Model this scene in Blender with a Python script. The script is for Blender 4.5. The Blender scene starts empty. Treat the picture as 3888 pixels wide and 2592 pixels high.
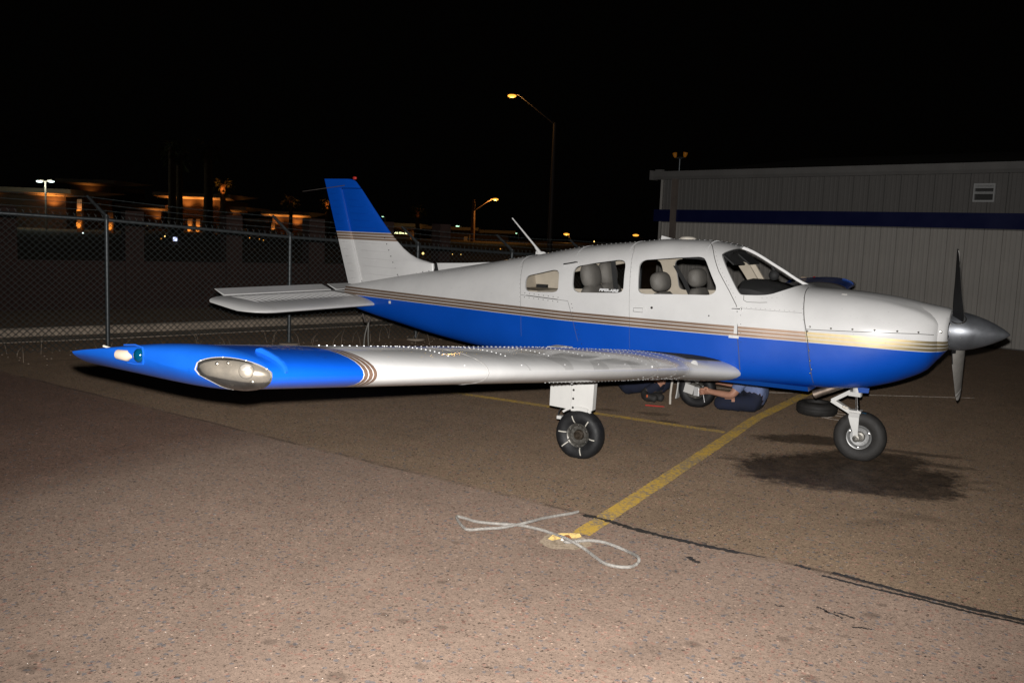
import bpy, bmesh, math, random
from mathutils import Vector, Matrix
random.seed(7)
SC = bpy.context.scene
COL = SC.collection
R = math.radians

# ------------------------------------------------------------------ camera
CAM = Vector((1.3635, -8.5521, 1.8883))
YAW, PITCH, ROLL, FPX = -0.5255, 0.1175, -0.0389, 3532.0
def cam_axes():
    f = Vector((math.sin(YAW)*math.cos(PITCH), math.cos(YAW)*math.cos(PITCH), -math.sin(PITCH)))
    r = Vector((math.cos(YAW), -math.sin(YAW), 0)); d = f.cross(r)
    c, s = math.cos(ROLL), math.sin(ROLL)
    return c*r+s*d, -s*r+c*d, f
AXR, AXD, AXF = cam_axes()
cd = bpy.data.cameras.new('camera'); cam = bpy.data.objects.new('camera', cd); COL.objects.link(cam)
cd.sensor_width = 36.0; cd.lens = FPX/3888*36.0; cd.clip_end = 2000; cd.clip_start = 0.05
m = Matrix((AXR, -AXD, -AXF)).transposed().to_4x4(); m.translation = CAM
cam.matrix_world = m
SC.camera = cam

# ------------------------------------------------------------------ night sky, flash
w = bpy.data.worlds.new('World'); SC.world = w; w.use_nodes = True
bg = w.node_tree.nodes['Background']; bg.inputs[0].default_value = (1.0, 0.86, 0.75, 1); bg.inputs[1].default_value = 0.00055
fl = bpy.data.lights.new('camera_flash', 'SPOT'); flo = bpy.data.objects.new('camera_flash', fl); COL.objects.link(flo)
fl.energy = 3200; fl.color = (1.0, 0.975, 0.95); fl.spot_size = R(96); fl.spot_blend = 0.95; fl.shadow_soft_size = 0.018
mf = m.copy(); mf.translation = CAM - AXD*0.095 + AXF*0.02; flo.matrix_world = mf
SC.view_settings.view_transform = 'Standard'; SC.view_settings.look = 'None'
SC.view_settings.exposure = 0.0; SC.view_settings.gamma = 1.0; SC.view_settings.use_curve_mapping = False
SC.cycles.max_bounces = 8; SC.cycles.transparent_max_bounces = 24
SC.cycles.use_light_tree = True

# ------------------------------------------------------------------ pixel -> place helpers (full-size photograph pixels)
def ray(u, v): return AXR*((u-1944)/FPX) + AXD*((v-1296)/FPX) + AXF
def PG(u, v, z=0.0):
    d = ray(u, v); return CAM + d*((z-CAM.z)/d.z)
def PY(u, v, y):
    d = ray(u, v); return CAM + d*((y-CAM.y)/d.y)
def PD(u, v, dep): return CAM + ray(u, v)*dep

# ------------------------------------------------------------------ materials
MATS = {}
def nt(name):
    mt = bpy.data.materials.new(name); mt.use_nodes = True
    t = mt.node_tree; b = t.nodes['Principled BSDF']; MATS[name] = mt
    return mt, t, b
def N(t, typ, **k):
    n = t.nodes.new(typ)
    for a, v in k.items(): setattr(n, a, v)
    return n
def L(t, a, b): t.links.new(a, b)
def math_(t, op, a, b=None, c=None, clamp=False):
    n = N(t, 'ShaderNodeMath', operation=op); n.use_clamp = clamp
    for i, x in enumerate((a, b, c)):
        if x is None: continue
        if isinstance(x, (int, float)): n.inputs[i].default_value = x
        else: L(t, x, n.inputs[i])
    return n.outputs[0]
def mix_(t, f, a, b):
    n = N(t, 'ShaderNodeMix', data_type='RGBA')
    for i, x in ((0, f), (6, a), (7, b)):
        if isinstance(x, (int, float)): n.inputs[i].default_value = x
        elif isinstance(x, tuple): n.inputs[i].default_value = (*x[:3], 1)
        else: L(t, x, n.inputs[i])
    return n.outputs[2]
def ramp_(t, f, stops, interp='LINEAR'):
    n = N(t, 'ShaderNodeValToRGB'); cr = n.color_ramp; cr.interpolation = interp
    while len(cr.elements) < len(stops): cr.elements.new(0.5)
    for e, (p, c) in zip(cr.elements, stops):
        e.position = p; e.color = (*c, 1) if isinstance(c, tuple) else (c, c, c, 1)
    L(t, f, n.inputs[0]); return n.outputs[0]
def noise_(t, vec, scale, detail=3, rough=0.55):
    n = N(t, 'ShaderNodeTexNoise'); n.inputs['Scale'].default_value = scale
    n.inputs['Detail'].default_value = detail; n.inputs['Roughness'].default_value = rough
    if vec is not None: L(t, vec, n.inputs['Vector'])
    return n.outputs[0]
def pos_(t):
    g = N(t, 'ShaderNodeTexCoord'); return g.outputs['Object']
def sep_(t, v):
    s = N(t, 'ShaderNodeSeparateXYZ'); L(t, v, s.inputs[0]); return s.outputs
def bump_(t, b, h, dist=0.01, st=0.5):
    n = N(t, 'ShaderNodeBump'); n.inputs['Distance'].default_value = dist; n.inputs['Strength'].default_value = st
    L(t, h, n.inputs['Height']); L(t, n.outputs[0], b.inputs['Normal'])
def simple(name, col, rough=0.5, metal=0.0, var=0.0, scale=12.0, coat=0.0, bump=0.0, bscale=60.0, spec=0.5):
    mt, t, b = nt(name)
    b.inputs['Base Color'].default_value = (*col, 1); b.inputs['Roughness'].default_value = rough
    b.inputs['Metallic'].default_value = metal; b.inputs['Coat Weight'].default_value = coat
    b.inputs['Coat Roughness'].default_value = 0.08; b.inputs['Specular IOR Level'].default_value = spec
    if var > 0:
        p = pos_(t); f = noise_(t, p, scale, 5)
        f = ramp_(t, f, [(0.3, 0.0), (0.72, 1.0)])
        L(t, mix_(t, f, tuple(c*(1-var) for c in col), tuple(min(1, c*(1+var*0.6)) for c in col)), b.inputs['Base Color'])
        L(t, math_(t, 'MULTIPLY_ADD', f, 0.15, rough-0.07, clamp=True), b.inputs['Roughness'])
    if bump > 0:
        bump_(t, b, noise_(t, pos_(t), bscale, 4), 0.01, bump)
    return mt
def emit(name, col, st):
    mt, t, b = nt(name)
    b.inputs['Base Color'].default_value = (0.02, 0.02, 0.02, 1)
    b.inputs['Emission Color'].default_value = (*col, 1); b.inputs['Emission Strength'].default_value = st
    return mt

WHITE = (0.70, 0.692, 0.68); BLUE = (0.0012, 0.077, 0.50); BROWN = (0.34, 0.235, 0.17); GOLD = (0.44, 0.355, 0.205)
def paint_common(t, b, col, metal, p, wear=0.11):
    f = noise_(t, p, 2.3, 6, 0.6)
    g = noise_(t, p, 55.0, 3)
    k = math_(t, 'MULTIPLY_ADD', ramp_(t, f, [(0.35, 0.0), (0.7, 1.0)]), wear, 1-wear)
    # small chips and grime specks
    sp = ramp_(t, g, [(0.68, 1.0), (0.75, 0.80)])
    k = math_(t, 'MULTIPLY', k, sp)
    mx = N(t, 'ShaderNodeMix', data_type='RGBA', blend_type='MULTIPLY'); mx.inputs[0].default_value = 1.0
    L(t, col, mx.inputs[6]); L(t, k, mx.inputs[7])
    L(t, mx.outputs[2], b.inputs['Base Color'])
    if metal is not None: L(t, metal, b.inputs['Metallic'])
    b.inputs['Roughness'].default_value = 0.42
    b.inputs['Coat Weight'].default_value = 0.16; b.inputs['Coat Roughness'].default_value = 0.20; b.inputs['Specular IOR Level'].default_value = 0.30
    L(t, math_(t, 'MULTIPLY_ADD', f, 0.22, 0.33), b.inputs['Roughness'])
    bump_(t, b, noise_(t, p, 5.0, 2), 0.006, 0.35)
BANDS = [(0.0, 'B'), (0.125, 'W'), (0.165, 'S'), (0.38, 'W'), (0.43, 'S'), (0.645, 'W'), (0.695, 'S'), (0.89, 'W')]
def band_cols(t, s, stripe, blue=BLUE, white=WHITE, blue_low=True):
    cc = {'B': blue, 'W': white, 'S': stripe}; mm = {'B': 0.0, 'W': 0.0, 'S': 1.0}
    return (ramp_(t, s, [(p, cc[k]) for p, k in BANDS], 'CONSTANT'), ramp_(t, s, [(p, mm[k]) for p, k in BANDS], 'CONSTANT'))
def fus_paint(name, stripe, mstr=0.55):
    mt, t, b = nt(name); p = pos_(t); x, y, z = sep_(t, p)
    tail = math_(t, 'MAXIMUM', math_(t, 'SUBTRACT', -2.7, x), 0.0)
    nose = math_(t, 'MAXIMUM', x, 0.0)
    zb = math_(t, 'MULTIPLY_ADD', tail, 0.0105, 1.049)
    zb = math_(t, 'MULTIPLY_ADD', nose, -0.012, zb)
    s = math_(t, 'MULTIPLY_ADD', math_(t, 'SUBTRACT', z, zb), 1/0.118, 0.10)
    c, mm = band_cols(t, s, stripe)
    paint_common(t, b, c, math_(t, 'MULTIPLY', mm, mstr), p)
    return mt
fus_paint('body_paint', BROWN); fus_paint('cowl_paint', GOLD, 0.6)
def wing_paint():
    mt, t, b = nt('wing_paint'); p = pos_(t); x, y, z = sep_(t, p)
    ay = math_(t, 'ABSOLUTE', y)
    wob = math_(t, 'SUBTRACT', ay, 5.284)
    s = math_(t, 'SUBTRACT', 1.0, math_(t, 'MULTIPLY_ADD', wob, 1/0.125, 0.0))   # s falls toward the tip
    c, mm = band_cols(t, s, (0.20, 0.125, 0.09))
    # flaked lacquer on the top of the blue tip
    v = N(t, 'ShaderNodeTexNoise'); v.inputs['Scale'].default_value = 85; v.inputs['Detail'].default_value = 2; L(t, p, v.inputs['Vector'])
    big = noise_(t, p, 7.0, 3)
    fk = math_(t, 'MULTIPLY', ramp_(t, v.outputs[0], [(0.545, 0.0), (0.60, 1.0)]), ramp_(t, big, [(0.40, 0.0), (0.55, 1.0)]))
    back = math_(t, 'MULTIPLY', math_(t, 'LESS_THAN', x, -1.42), math_(t, 'GREATER_THAN', ay, 4.6))
    back = math_(t, 'MULTIPLY', back, math_(t, 'LESS_THAN', ay, 5.72))
    nz = sep_(t, N(t, 'ShaderNodeNewGeometry').outputs['Normal'])[2]
    fk = math_(t, 'MULTIPLY', math_(t, 'MULTIPLY', fk, back), math_(t, 'GREATER_THAN', nz, 0.2))
    c = mix_(t, fk, c, (0.42, 0.42, 0.44))
    # dull fuel-washed patches on the inner top skin
    pn = noise_(t, p, 2.6, 1.0, 0.4)
    patch = math_(t, 'MULTIPLY', ramp_(t, pn, [(0.575, 0.0), (0.585, 1.0)]), math_(t, 'LESS_THAN', ay, 3.9))
    patch = math_(t, 'MULTIPLY', patch, math_(t, 'GREATER_THAN', nz, 0.3))
    c = mix_(t, math_(t, 'MULTIPLY', patch, 0.35), c, (0.30, 0.29, 0.28))
    paint_common(t, b, c, math_(t, 'MULTIPLY', mm, 0.2), p, 0.08)
    b.inputs['Coat Weight'].default_value = 0.8; b.inputs['Coat Roughness'].default_value = 0.12
    return mt
wing_paint()
def fin_paint():
    mt, t, b = nt('fin_paint'); p = pos_(t); x, y, z = sep_(t, p)
    s = math_(t, 'SUBTRACT', 1.0, math_(t, 'MULTIPLY_ADD', math_(t, 'SUBTRACT', z, 1.713), 1/0.118, 0.02))
    c, mm = band_cols(t, s, BROWN)
    paint_common(t, b, c, math_(t, 'MULTIPLY', mm, 0.35), p)
    return mt
fin_paint()
def plain_paint(name, col, wear=0.06):
    mt, t, b = nt(name); p = pos_(t)
    rgb = N(t, 'ShaderNodeRGB'); rgb.outputs[0].default_value = (*col, 1)
    paint_common(t, b, rgb.outputs[0], None, p, wear); return mt
plain_paint('white_paint', WHITE); plain_paint('blue_paint', (0.004, 0.075, 0.40), 0.22)
plain_paint('gear_white', (0.70, 0.69, 0.66), 0.14)
simple('cabin_lining', (0.50, 0.44, 0.35), 0.7, var=0.08)
simple('seat_leather', (0.155, 0.145, 0.130), 0.7, var=0.12, scale=9, bump=0.15, bscale=40)
simple('black_cover', (0.012, 0.012, 0.012), 0.75)
simple('black_rubber', (0.011, 0.011, 0.012), 0.62, var=0.35, scale=22, bump=0.12, bscale=80)
simple('dusty_rubber', (0.024, 0.022, 0.020), 0.7, var=0.3, scale=18, bump=0.15, bscale=80)
simple('walkway_black', (0.018, 0.018, 0.018), 0.9, bump=0.5, bscale=300)
simple('seam_dark', (0.09, 0.085, 0.08), 0.7)
simple('screw_metal', (0.55, 0.53, 0.50), 0.28, 1.0)
simple('dark_screw', (0.05, 0.045, 0.04), 0.4, 0.6)
simple('rivet_metal', (0.66, 0.66, 0.66), 0.35, 0.1, coat=0.4)
simple('chrome', (0.8, 0.8, 0.8), 0.1, 1.0)
simple('spinner_metal', (0.24, 0.25, 0.27), 0.42, 0.75, var=0.2, scale=8)
simple('blade_black', (0.012, 0.012, 0.013), 0.8, spec=0.15)
simple('blade_grey', (0.30, 0.285, 0.26), 0.5, var=0.15, scale=14)
simple('blade_tip_white', (0.62, 0.60, 0.57), 0.5, var=0.1)
simple('wheel_metal', (0.20, 0.19, 0.17), 0.38, 0.7, var=0.45, scale=40)
simple('wheel_alloy', (0.34, 0.34, 0.335), 0.42, 0.5, var=0.3, scale=30)
simple('hub_grease', (0.055, 0.042, 0.030), 0.45, 0.4, var=0.5, scale=40)
simple('tyre_mark', (0.60, 0.57, 0.50), 0.8, var=0.2, scale=60)
simple('exhaust_metal', (0.34, 0.27, 0.22), 0.45, 0.85, var=0.35, scale=20)
simple('nav_green', (0.0, 0.040, 0.085), 0.08, 0.2, coat=1.0)
simple('lamp_cream', (0.66, 0.61, 0.53), 0.45, var=0.12, scale=30)
simple('reflector', (0.27, 0.245, 0.215), 0.34, 0.55, var=0.35, scale=12, bump=0.25, bscale=7)
simple('galvanised', (0.105, 0.115, 0.12), 0.42, 0.6, var=0.25, scale=20)
simple('fence_wire', (0.075, 0.090, 0.090), 0.6, 0.3)
simple('concrete', (0.46, 0.37, 0.285), 0.9, var=0.25, scale=3, bump=0.3)
simple('brick_wall', (0.060, 0.031, 0.024), 0.9, var=0.3, scale=8, bump=0.3)
simple('stucco', (0.42, 0.33, 0.25), 0.9, var=0.12, scale=2)
simple('stucco_dark', (0.12, 0.080, 0.058), 0.9, var=0.15, scale=2)
simple('roof_trim', (0.36, 0.29, 0.22), 0.85)
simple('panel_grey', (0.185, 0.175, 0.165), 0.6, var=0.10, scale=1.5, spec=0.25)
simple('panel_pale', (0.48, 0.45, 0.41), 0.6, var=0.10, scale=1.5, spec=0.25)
simple('gutter_grey', (0.21, 0.20, 0.19), 0.5, var=0.1, scale=2)
simple('stripe_navy', (0.006, 0.010, 0.065), 0.45, var=0.08, scale=2)
simple('downspout_brown', (0.215, 0.175, 0.15), 0.5, var=0.15, scale=3)
simple('aluminium', (0.66, 0.66, 0.65), 0.4, 0.35)
simple('vent_dark', (0.05, 0.048, 0.045), 0.6)
simple('rope_white', (0.40, 0.375, 0.34), 0.9, var=0.30, scale=45, bump=1.0, bscale=260)
simple('rope_grey', (0.20, 0.19, 0.17), 0.9)
simple('rust', (0.24, 0.09, 0.03), 0.8, 0.3, var=0.5, scale=40)
simple('tar', (0.046, 0.040, 0.035), 0.55, var=0.3, scale=30, bump=0.4, bscale=60)
simple('wood_pole', (0.24, 0.13, 0.075), 0.9, var=0.2)
simple('pole_metal', (0.12, 0.10, 0.09), 0.6, 0.4)
simple('palm_bark', (0.10, 0.065, 0.04), 0.95, var=0.4, scale=3)
simple('palm_leaf', (0.07, 0.085, 0.03), 0.7, var=0.3)
simple('skin', (0.50, 0.255, 0.17), 0.5, var=0.1, scale=15)
simple('shirt_blue', (0.19, 0.24, 0.43), 0.85, var=0.18, scale=14, bump=1.0, bscale=16)
simple('trousers_navy', (0.012, 0.016, 0.036), 0.9, var=0.3, scale=10)
simple('shoe_dark', (0.030, 0.028, 0.026), 0.7)
simple('shoe_orange', (0.55, 0.11, 0.03), 0.6)
simple('hair_dark', (0.03, 0.02, 0.012), 0.8)
simple('red_plastic', (0.50, 0.03, 0.02), 0.5)
simple('eye_white', (0.7, 0.7, 0.68), 0.3)
emit('sodium', (1.0, 0.37, 0.045), 2.2)
emit('sodium_dim', (1.0, 0.40, 0.05), 1.6)
emit('white_lamp', (0.80, 0.95, 0.90), 3.0)
emit('green_lamp', (0.55, 1.0, 0.65), 2.0)
emit('globe_warm', (1.0, 0.66, 0.20), 2.2)
emit('sconce_glow', (1.0, 0.30, 0.035), 1.1)
emit('sign_white', (0.90, 1.0, 0.70), 2.6)
emit('sign_yellow', (0.95, 1.0, 0.50), 2.6)
emit('sign_blue', (0.60, 0.66, 1.0), 1.5)
emit('sign_gold', (0.9, 0.46, 0.10), 0.9)
emit('flood_amber', (1.0, 0.34, 0.0), 0.08)
emit('decal_white', (0, 0, 0), 0.0)
MATS['decal_white'].node_tree.nodes['Principled BSDF'].inputs['Base Color'].default_value = (0.75, 0.75, 0.75, 1)
def glass(name, tint, refl=1.0, rough=0.02, dust=0.03):
    mt = bpy.data.materials.new(name); mt.use_nodes = True; t = mt.node_tree; MATS[name] = mt
    for n in list(t.nodes): t.nodes.remove(n)
    o = N(t, 'ShaderNodeOutputMaterial'); tr = N(t, 'ShaderNodeBsdfTransparent'); gl = N(t, 'ShaderNodeBsdfGlossy')
    tr.inputs[0].default_value = (*tint, 1); df = N(t, 'ShaderNodeBsdfDiffuse'); df.inputs[0].default_value = (0.6, 0.58, 0.55, 1); gl.inputs['Roughness'].default_value = rough
    fr = N(t, 'ShaderNodeFresnel'); fr.inputs[0].default_value = 1.45
    mx = N(t, 'ShaderNodeMixShader'); L(t, math_(t, 'MULTIPLY', fr.outputs[0], refl), mx.inputs[0])
    md = N(t, 'ShaderNodeMixShader'); L(t, math_(t, 'MULTIPLY', ramp_(t, noise_(t, pos_(t), 9.0, 5), [(0.35, 0.3), (0.7, 1.0)]), dust), md.inputs[0]); L(t, tr.outputs[0], md.inputs[1]); L(t, df.outputs[0], md.inputs[2])
    L(t, md.outputs[0], mx.inputs[1]); L(t, gl.outputs[0], mx.inputs[2]); L(t, mx.outputs[0], o.inputs[0])
glass('window_glass', (0.80, 0.81, 0.80), 1.5); glass('lens_clear', (0.80, 0.78, 0.74), 1.8, 0.05, 0.05)

# ground: speckled worn asphalt with joints, patches, drips and oil
def asphalt():
    mt, t, b = nt('asphalt'); p = pos_(t); x, y, z = sep_(t, p)
    wob = noise_(t, p, 1.7, 4)
    # joint line: a*x + b*y = c ; lower-left of it an older, smoother, pinker mat
    d = math_(t, 'ADD', math_(t, 'MULTIPLY', x, 0.10), y)
    d = math_(t, 'ADD', d, math_(t, 'MULTIPLY_ADD', wob, 0.10, 3.03))
    older = ramp_(t, math_(t, 'MULTIPLY_ADD', d, -3.5, 0.5, clamp=True), [(0.3, 0.0), (0.7, 1.0)])
    # second mat left of the cross joint
    e = math_(t, 'ADD', math_(t, 'MULTIPLY', y, 0.05), x)
    e = math_(t, 'MULTIPLY_ADD', math_(t, 'ADD', e, math_(t, 'MULTIPLY_ADD', wob, 0.5, 4.60)), -1.3, 0.5, clamp=True)
    c = mix_(t, older, (0.152, 0.106, 0.070), (0.172, 0.123, 0.094))
    c = mix_(t, math_(t, 'MULTIPLY', e, older), c, (0.112, 0.071, 0.053))
    # broad tonal drift
    f1 = noise_(t, p, 0.35, 5); f2 = noise_(t, p, 3.1, 5)
    k = math_(t, 'ADD', math_(t, 'MULTIPLY', ramp_(t, f1, [(0.3, 0.0), (0.7, 1.0)]), 0.22), 0.86)
    k = math_(t, 'MULTIPLY', k, math_(t, 'MULTIPLY_ADD', ramp_(t, f2, [(0.3, 0.0), (0.7, 1.0)]), 0.16, 0.90))
    # aggregate: three sizes of stone, dark and light
    def stones(scale, stops):
        v = N(t, 'ShaderNodeTexVoronoi'); v.inputs['Scale'].default_value = scale; L(t, p, v.inputs['Vector'])
        s = sep_(t, v.outputs['Color'])[0]
        edge = ramp_(t, v.outputs['Distance'], [(0.30, 1.0), (0.55, 0.0)])
        m_ = math_(t, 'MULTIPLY', edge, 1.0)
        val = ramp_(t, s, stops)
        return mix_(t, m_, (0.5, 0.5, 0.5), val), v
    a, va = stones(120.0, [(0.0, 0.12), (0.06, 0.36), (0.45, 0.47), (0.7, 0.55), (0.93, 0.72), (1.0, 1.0)])
    a2, vb = stones(58.0, [(0.0, 0.06), (0.05, 0.38), (0.5, 0.5), (0.93, 0.54), (0.975, 0.85), (1.0, 1.0)])
    a3, vc = stones(210.0, [(0.0, 0.2), (0.3, 0.42), (0.6, 0.52), (0.9, 0.7), (1.0, 0.9)])
    s_ = math_(t, 'MULTIPLY', math_(t, 'MULTIPLY', sep_(t, a)[0], sep_(t, a2)[0]), math_(t, 'MULTIPLY', sep_(t, a3)[0], 8.0))
    contrast = math_(t, 'MULTIPLY_ADD', older, -0.45, 1.0)
    s_ = math_(t, 'MULTIPLY_ADD', math_(t, 'SUBTRACT', s_, 1.0), contrast, 1.0)
    k = math_(t, 'MULTIPLY', k, s_)
    sv = N(t, 'ShaderNodeTexVoronoi'); sv.inputs['Scale'].default_value = 40.0; L(t, p, sv.inputs['Vector'])
    sr = sep_(t, sv.outputs['Color']); sm = ramp_(t, sv.outputs['Distance'], [(0.16, 1.0), (0.34, 0.0)])
    dk = math_(t, 'MULTIPLY', math_(t, 'GREATER_THAN', sr[0], 0.86), sm); lt = math_(t, 'MULTIPLY', math_(t, 'LESS_THAN', sr[0], 0.10), sm)
    k = math_(t, 'MULTIPLY', k, math_(t, 'MULTIPLY_ADD', dk, -0.62, 1.0)); k = math_(t, 'MULTIPLY', k, math_(t, 'MULTIPLY_ADD', lt, 0.75, 1.0))
    fg = noise_(t, p, 30.0, 4, 0.75)
    k = math_(t, 'MULTIPLY', k, math_(t, 'MULTIPLY_ADD', ramp_(t, fg, [(0.32, 0.0), (0.68, 1.0)]), 0.34, 0.83))
    # joint itself, darker and rough
    j = ramp_(t, math_(t, 'ABSOLUTE', d), [(0.0, 0.50), (0.035, 1.0)])
    jm = ramp_(t, noise_(t, p, 2.2, 4), [(0.40, 0.0), (0.55, 1.0)])
    k = math_(t, 'MULTIPLY', k, math_(t, 'MAXIMUM', j, math_(t, 'MULTIPLY', jm, 0.9)))
    warp = noise_(t, p, 3.0, 6, 0.65); warp2 = noise_(t, p, 14.0, 4, 0.6)
    wv = math_(t, 'MULTIPLY_ADD', math_(t, 'SUBTRACT', warp, 0.5), 1.3, math_(t, 'MULTIPLY', math_(t, 'SUBTRACT', warp2, 0.5), 1.1))
    def blot(cx, cy, rx, ry, ang, depth, soft=0.35, wgt=1.0):
        ca, sa = math.cos(ang), math.sin(ang)
        dx = math_(t, 'SUBTRACT', x, cx); dy = math_(t, 'SUBTRACT', y, cy)
        u_ = math_(t, 'ADD', math_(t, 'MULTIPLY', dx, ca/rx), math_(t, 'MULTIPLY', dy, sa/rx))
        v_ = math_(t, 'ADD', math_(t, 'MULTIPLY', dx, -sa/ry), math_(t, 'MULTIPLY', dy, ca/ry))
        r_ = math_(t, 'SQRT', math_(t, 'ADD', math_(t, 'MULTIPLY', u_, u_), math_(t, 'MULTIPLY', v_, v_)))
        r_ = math_(t, 'MULTIPLY_ADD', wv, wgt, r_)
        return ramp_(t, r_, [(1.0-soft, 1.0-depth), (1.0, 1.0)])
    wet = None; spot = None
    for (cx, cy, rx, ry, an, dp, so, wg) in OIL:
        q = blot(cx, cy, rx, ry, an, dp, so, wg)
        spot = q if spot is None else math_(t, 'MINIMUM', spot, q)
        if dp > 0.6: wet = q if wet is None else math_(t, 'MINIMUM', wet, q)
    # soaked unevenly: the aggregate still shows through
    var = ramp_(t, noise_(t, p, 5.5, 6, 0.7), [(0.30, 0.0), (0.72, 1.0)])
    spot = math_(t, 'ADD', spot, math_(t, 'MULTIPLY', math_(t, 'SUBTRACT', 1.0, spot), math_(t, 'MULTIPLY', var, 0.26)))
    k = math_(t, 'MULTIPLY', k, spot)
    sc = sep_(t, vb.outputs['Color'])
    c = mix_(t, math_(t, 'MULTIPLY', math_(t, 'GREATER_THAN', sc[1], 0.93), 0.5), c, (0.20, 0.10, 0.075))
    c = mix_(t, math_(t, 'MULTIPLY', math_(t, 'GREATER_THAN', sc[2], 0.965), 0.6), c, (0.07, 0.078, 0.09))
    mx = N(t, 'ShaderNodeMix', data_type='RGBA', blend_type='MULTIPLY'); mx.inputs[0].default_value = 1.0
    L(t, c, mx.inputs[6]); L(t, k, mx.inputs[7]); cc = mx.outputs[2]
    L(t, cc, b.inputs['Base Color'])
    # sparkle glints painted into the base colour as scattered pale specks
    gv = N(t, 'ShaderNodeTexVoronoi'); gv.inputs['Scale'].default_value = 60.0; L(t, p, gv.inputs['Vector'])
    gm = math_(t, 'MULTIPLY', math_(t, 'GREATER_THAN', sep_(t, gv.outputs['Color'])[0], 0.990), math_(t, 'LESS_THAN', gv.outputs['Distance'], 0.13)); gm = math_(t, 'MULTIPLY', gm, math_(t, 'GREATER_THAN', wet, 0.9))
    L(t, mix_(t, gm, cc, (0.75, 0.72, 0.66)), b.inputs['Base Color'])
    rr = math_(t, 'MULTIPLY_ADD', wet, 0.35, 0.55)
    L(t, rr, b.inputs['Roughness'])
    b.inputs['Specular IOR Level'].default_value = 0.25
    bump_(t, b, math_(t, 'ADD', sep_(t, a)[0], sep_(t, a2)[0]), 0.012, 0.9)
    b.inputs['Diffuse Roughness'].default_value = 0.75
OIL = []
def oil(u, v, rx, ry, ang=0.0, dp=0.5, so=0.35, wg=1.0):
    q = PG(u, v); OIL.append((q.x, q.y, rx, ry, ang, dp, so, wg))
oil(3215, 1795, 1.05, 0.70, 0.45, 0.88, 0.22, 0.45); oil(3060, 1765, 0.60, 0.32, 0.5, 0.80, 0.25, 0.6); oil(3420, 1850, 0.55, 0.38, 0.3, 0.80, 0.25, 0.6)
oil(3080, 1668, 0.66, 0.26, 0.45, 0.76, 0.35, 0.7); oil(3290, 1742, 0.62, 0.40, 0.45, 0.82, 0.28, 0.5)
oil(3490, 1722, 0.50, 0.10, 0.15, 0.6, 0.5, 1.1); oil(3560, 1765, 0.42, 0.09, 0.15, 0.6, 0.5, 1.2); oil(3530, 1800, 0.40, 0.08, 0.1, 0.5, 0.5, 1.2); oil(3700, 1830, 0.35, 0.08, 0.6, 0.4, 0.6, 1.2)
oil(2790, 1740, 0.22, 0.10, 0.5, 0.55, 0.6, 0.8); oil(2520, 1600, 0.20, 0.12, 0.4, 0.55, 0.6, 0.8); oil(2680, 1620, 0.18, 0.12, 0.4, 0.5, 0.6, 0.8); oil(2300, 1555, 0.18, 0.12, 0.4, 0.5, 0.6, 0.8); oil(2480, 1570, 0.26, 0.12, 0.4, 0.5, 0.6, 0.9)
oil(3330, 1980, 0.30, 0.10, 0.8, 0.30, 0.8, 0.9); oil(3450, 1960, 0.34, 0.12, 0.2, 0.30, 0.8, 0.9); oil(2450, 2470, 0.40, 0.16, 0.9, 0.16, 0.8, 0.8); oil(1850, 2540, 0.30, 0.10, 0.5, 0.18, 0.8, 0.9)
for (u, v, s) in [(1597, 2529, .035), (1281, 2567, .05), (1025, 2436, .035), (1460, 2331, .026), (1530, 2356, .03), (1677, 2208, .03), (1730, 2058, .03),
                  (1018, 2273, .025), (110, 2538, .04), (125, 2487, .025), (1680, 2380, .03), (2632, 2444, .045), (2977, 2425, .03), (3210, 2414, .025),
                  (3080, 2386, .028), (3310, 2335, .05), (3350, 2295, .03), (2940, 2226, .018), (3072, 2572, .04), (2800, 2497, .025), (115, 2090, .022), (260, 2275, .016), (2567, 2168, .02), (1118, 2448, .03)]:
    oil(u, v, s*1.3, s, 0.5+random.uniform(-.5, .5), 0.38, 0.5, 0.45)
asphalt()
def line_paint(name, col, keep):
    mt, t, b = nt(name); p = pos_(t)
    n1 = noise_(t, p, 38.0, 5, 0.65); n2 = noise_(t, p, 2.4, 3)
    f = ramp_(t, math_(t, 'ADD', math_(t, 'MULTIPLY', n1, 0.7), math_(t, 'MULTIPLY', n2, 0.3)), [(keep-0.06, 0.0), (keep+0.05, 1.0)])
    dark = noise_(t, p, 120.0, 3)
    c = mix_(t, f, col, (0.13, 0.10, 0.066))
    mx = N(t, 'ShaderNodeMix', data_type='RGBA', blend_type='MULTIPLY'); mx.inputs[0].default_value = 1.0
    L(t, c, mx.inputs[6]); L(t, ramp_(t, dark, [(0.3, 0.72), (0.6, 1.05)]), mx.inputs[7])
    L(t, mx.outputs[2], b.inputs['Base Color']); b.inputs['Roughness'].default_value = 0.8; b.inputs['Diffuse Roughness'].default_value = 1.0
line_paint('yellow_line_paint', (0.29, 0.182, 0.030), 0.525); line_paint('yellow_thin_paint', (0.30, 0.185, 0.030), 0.52); line_paint('white_line_paint', (0.42, 0.36, 0.31), 0.52)
line_paint('anchor_paint', (0.58, 0.40, 0.14), 0.55); line_paint('anchor_grout', (0.21, 0.165, 0.12), 0.50)

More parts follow.
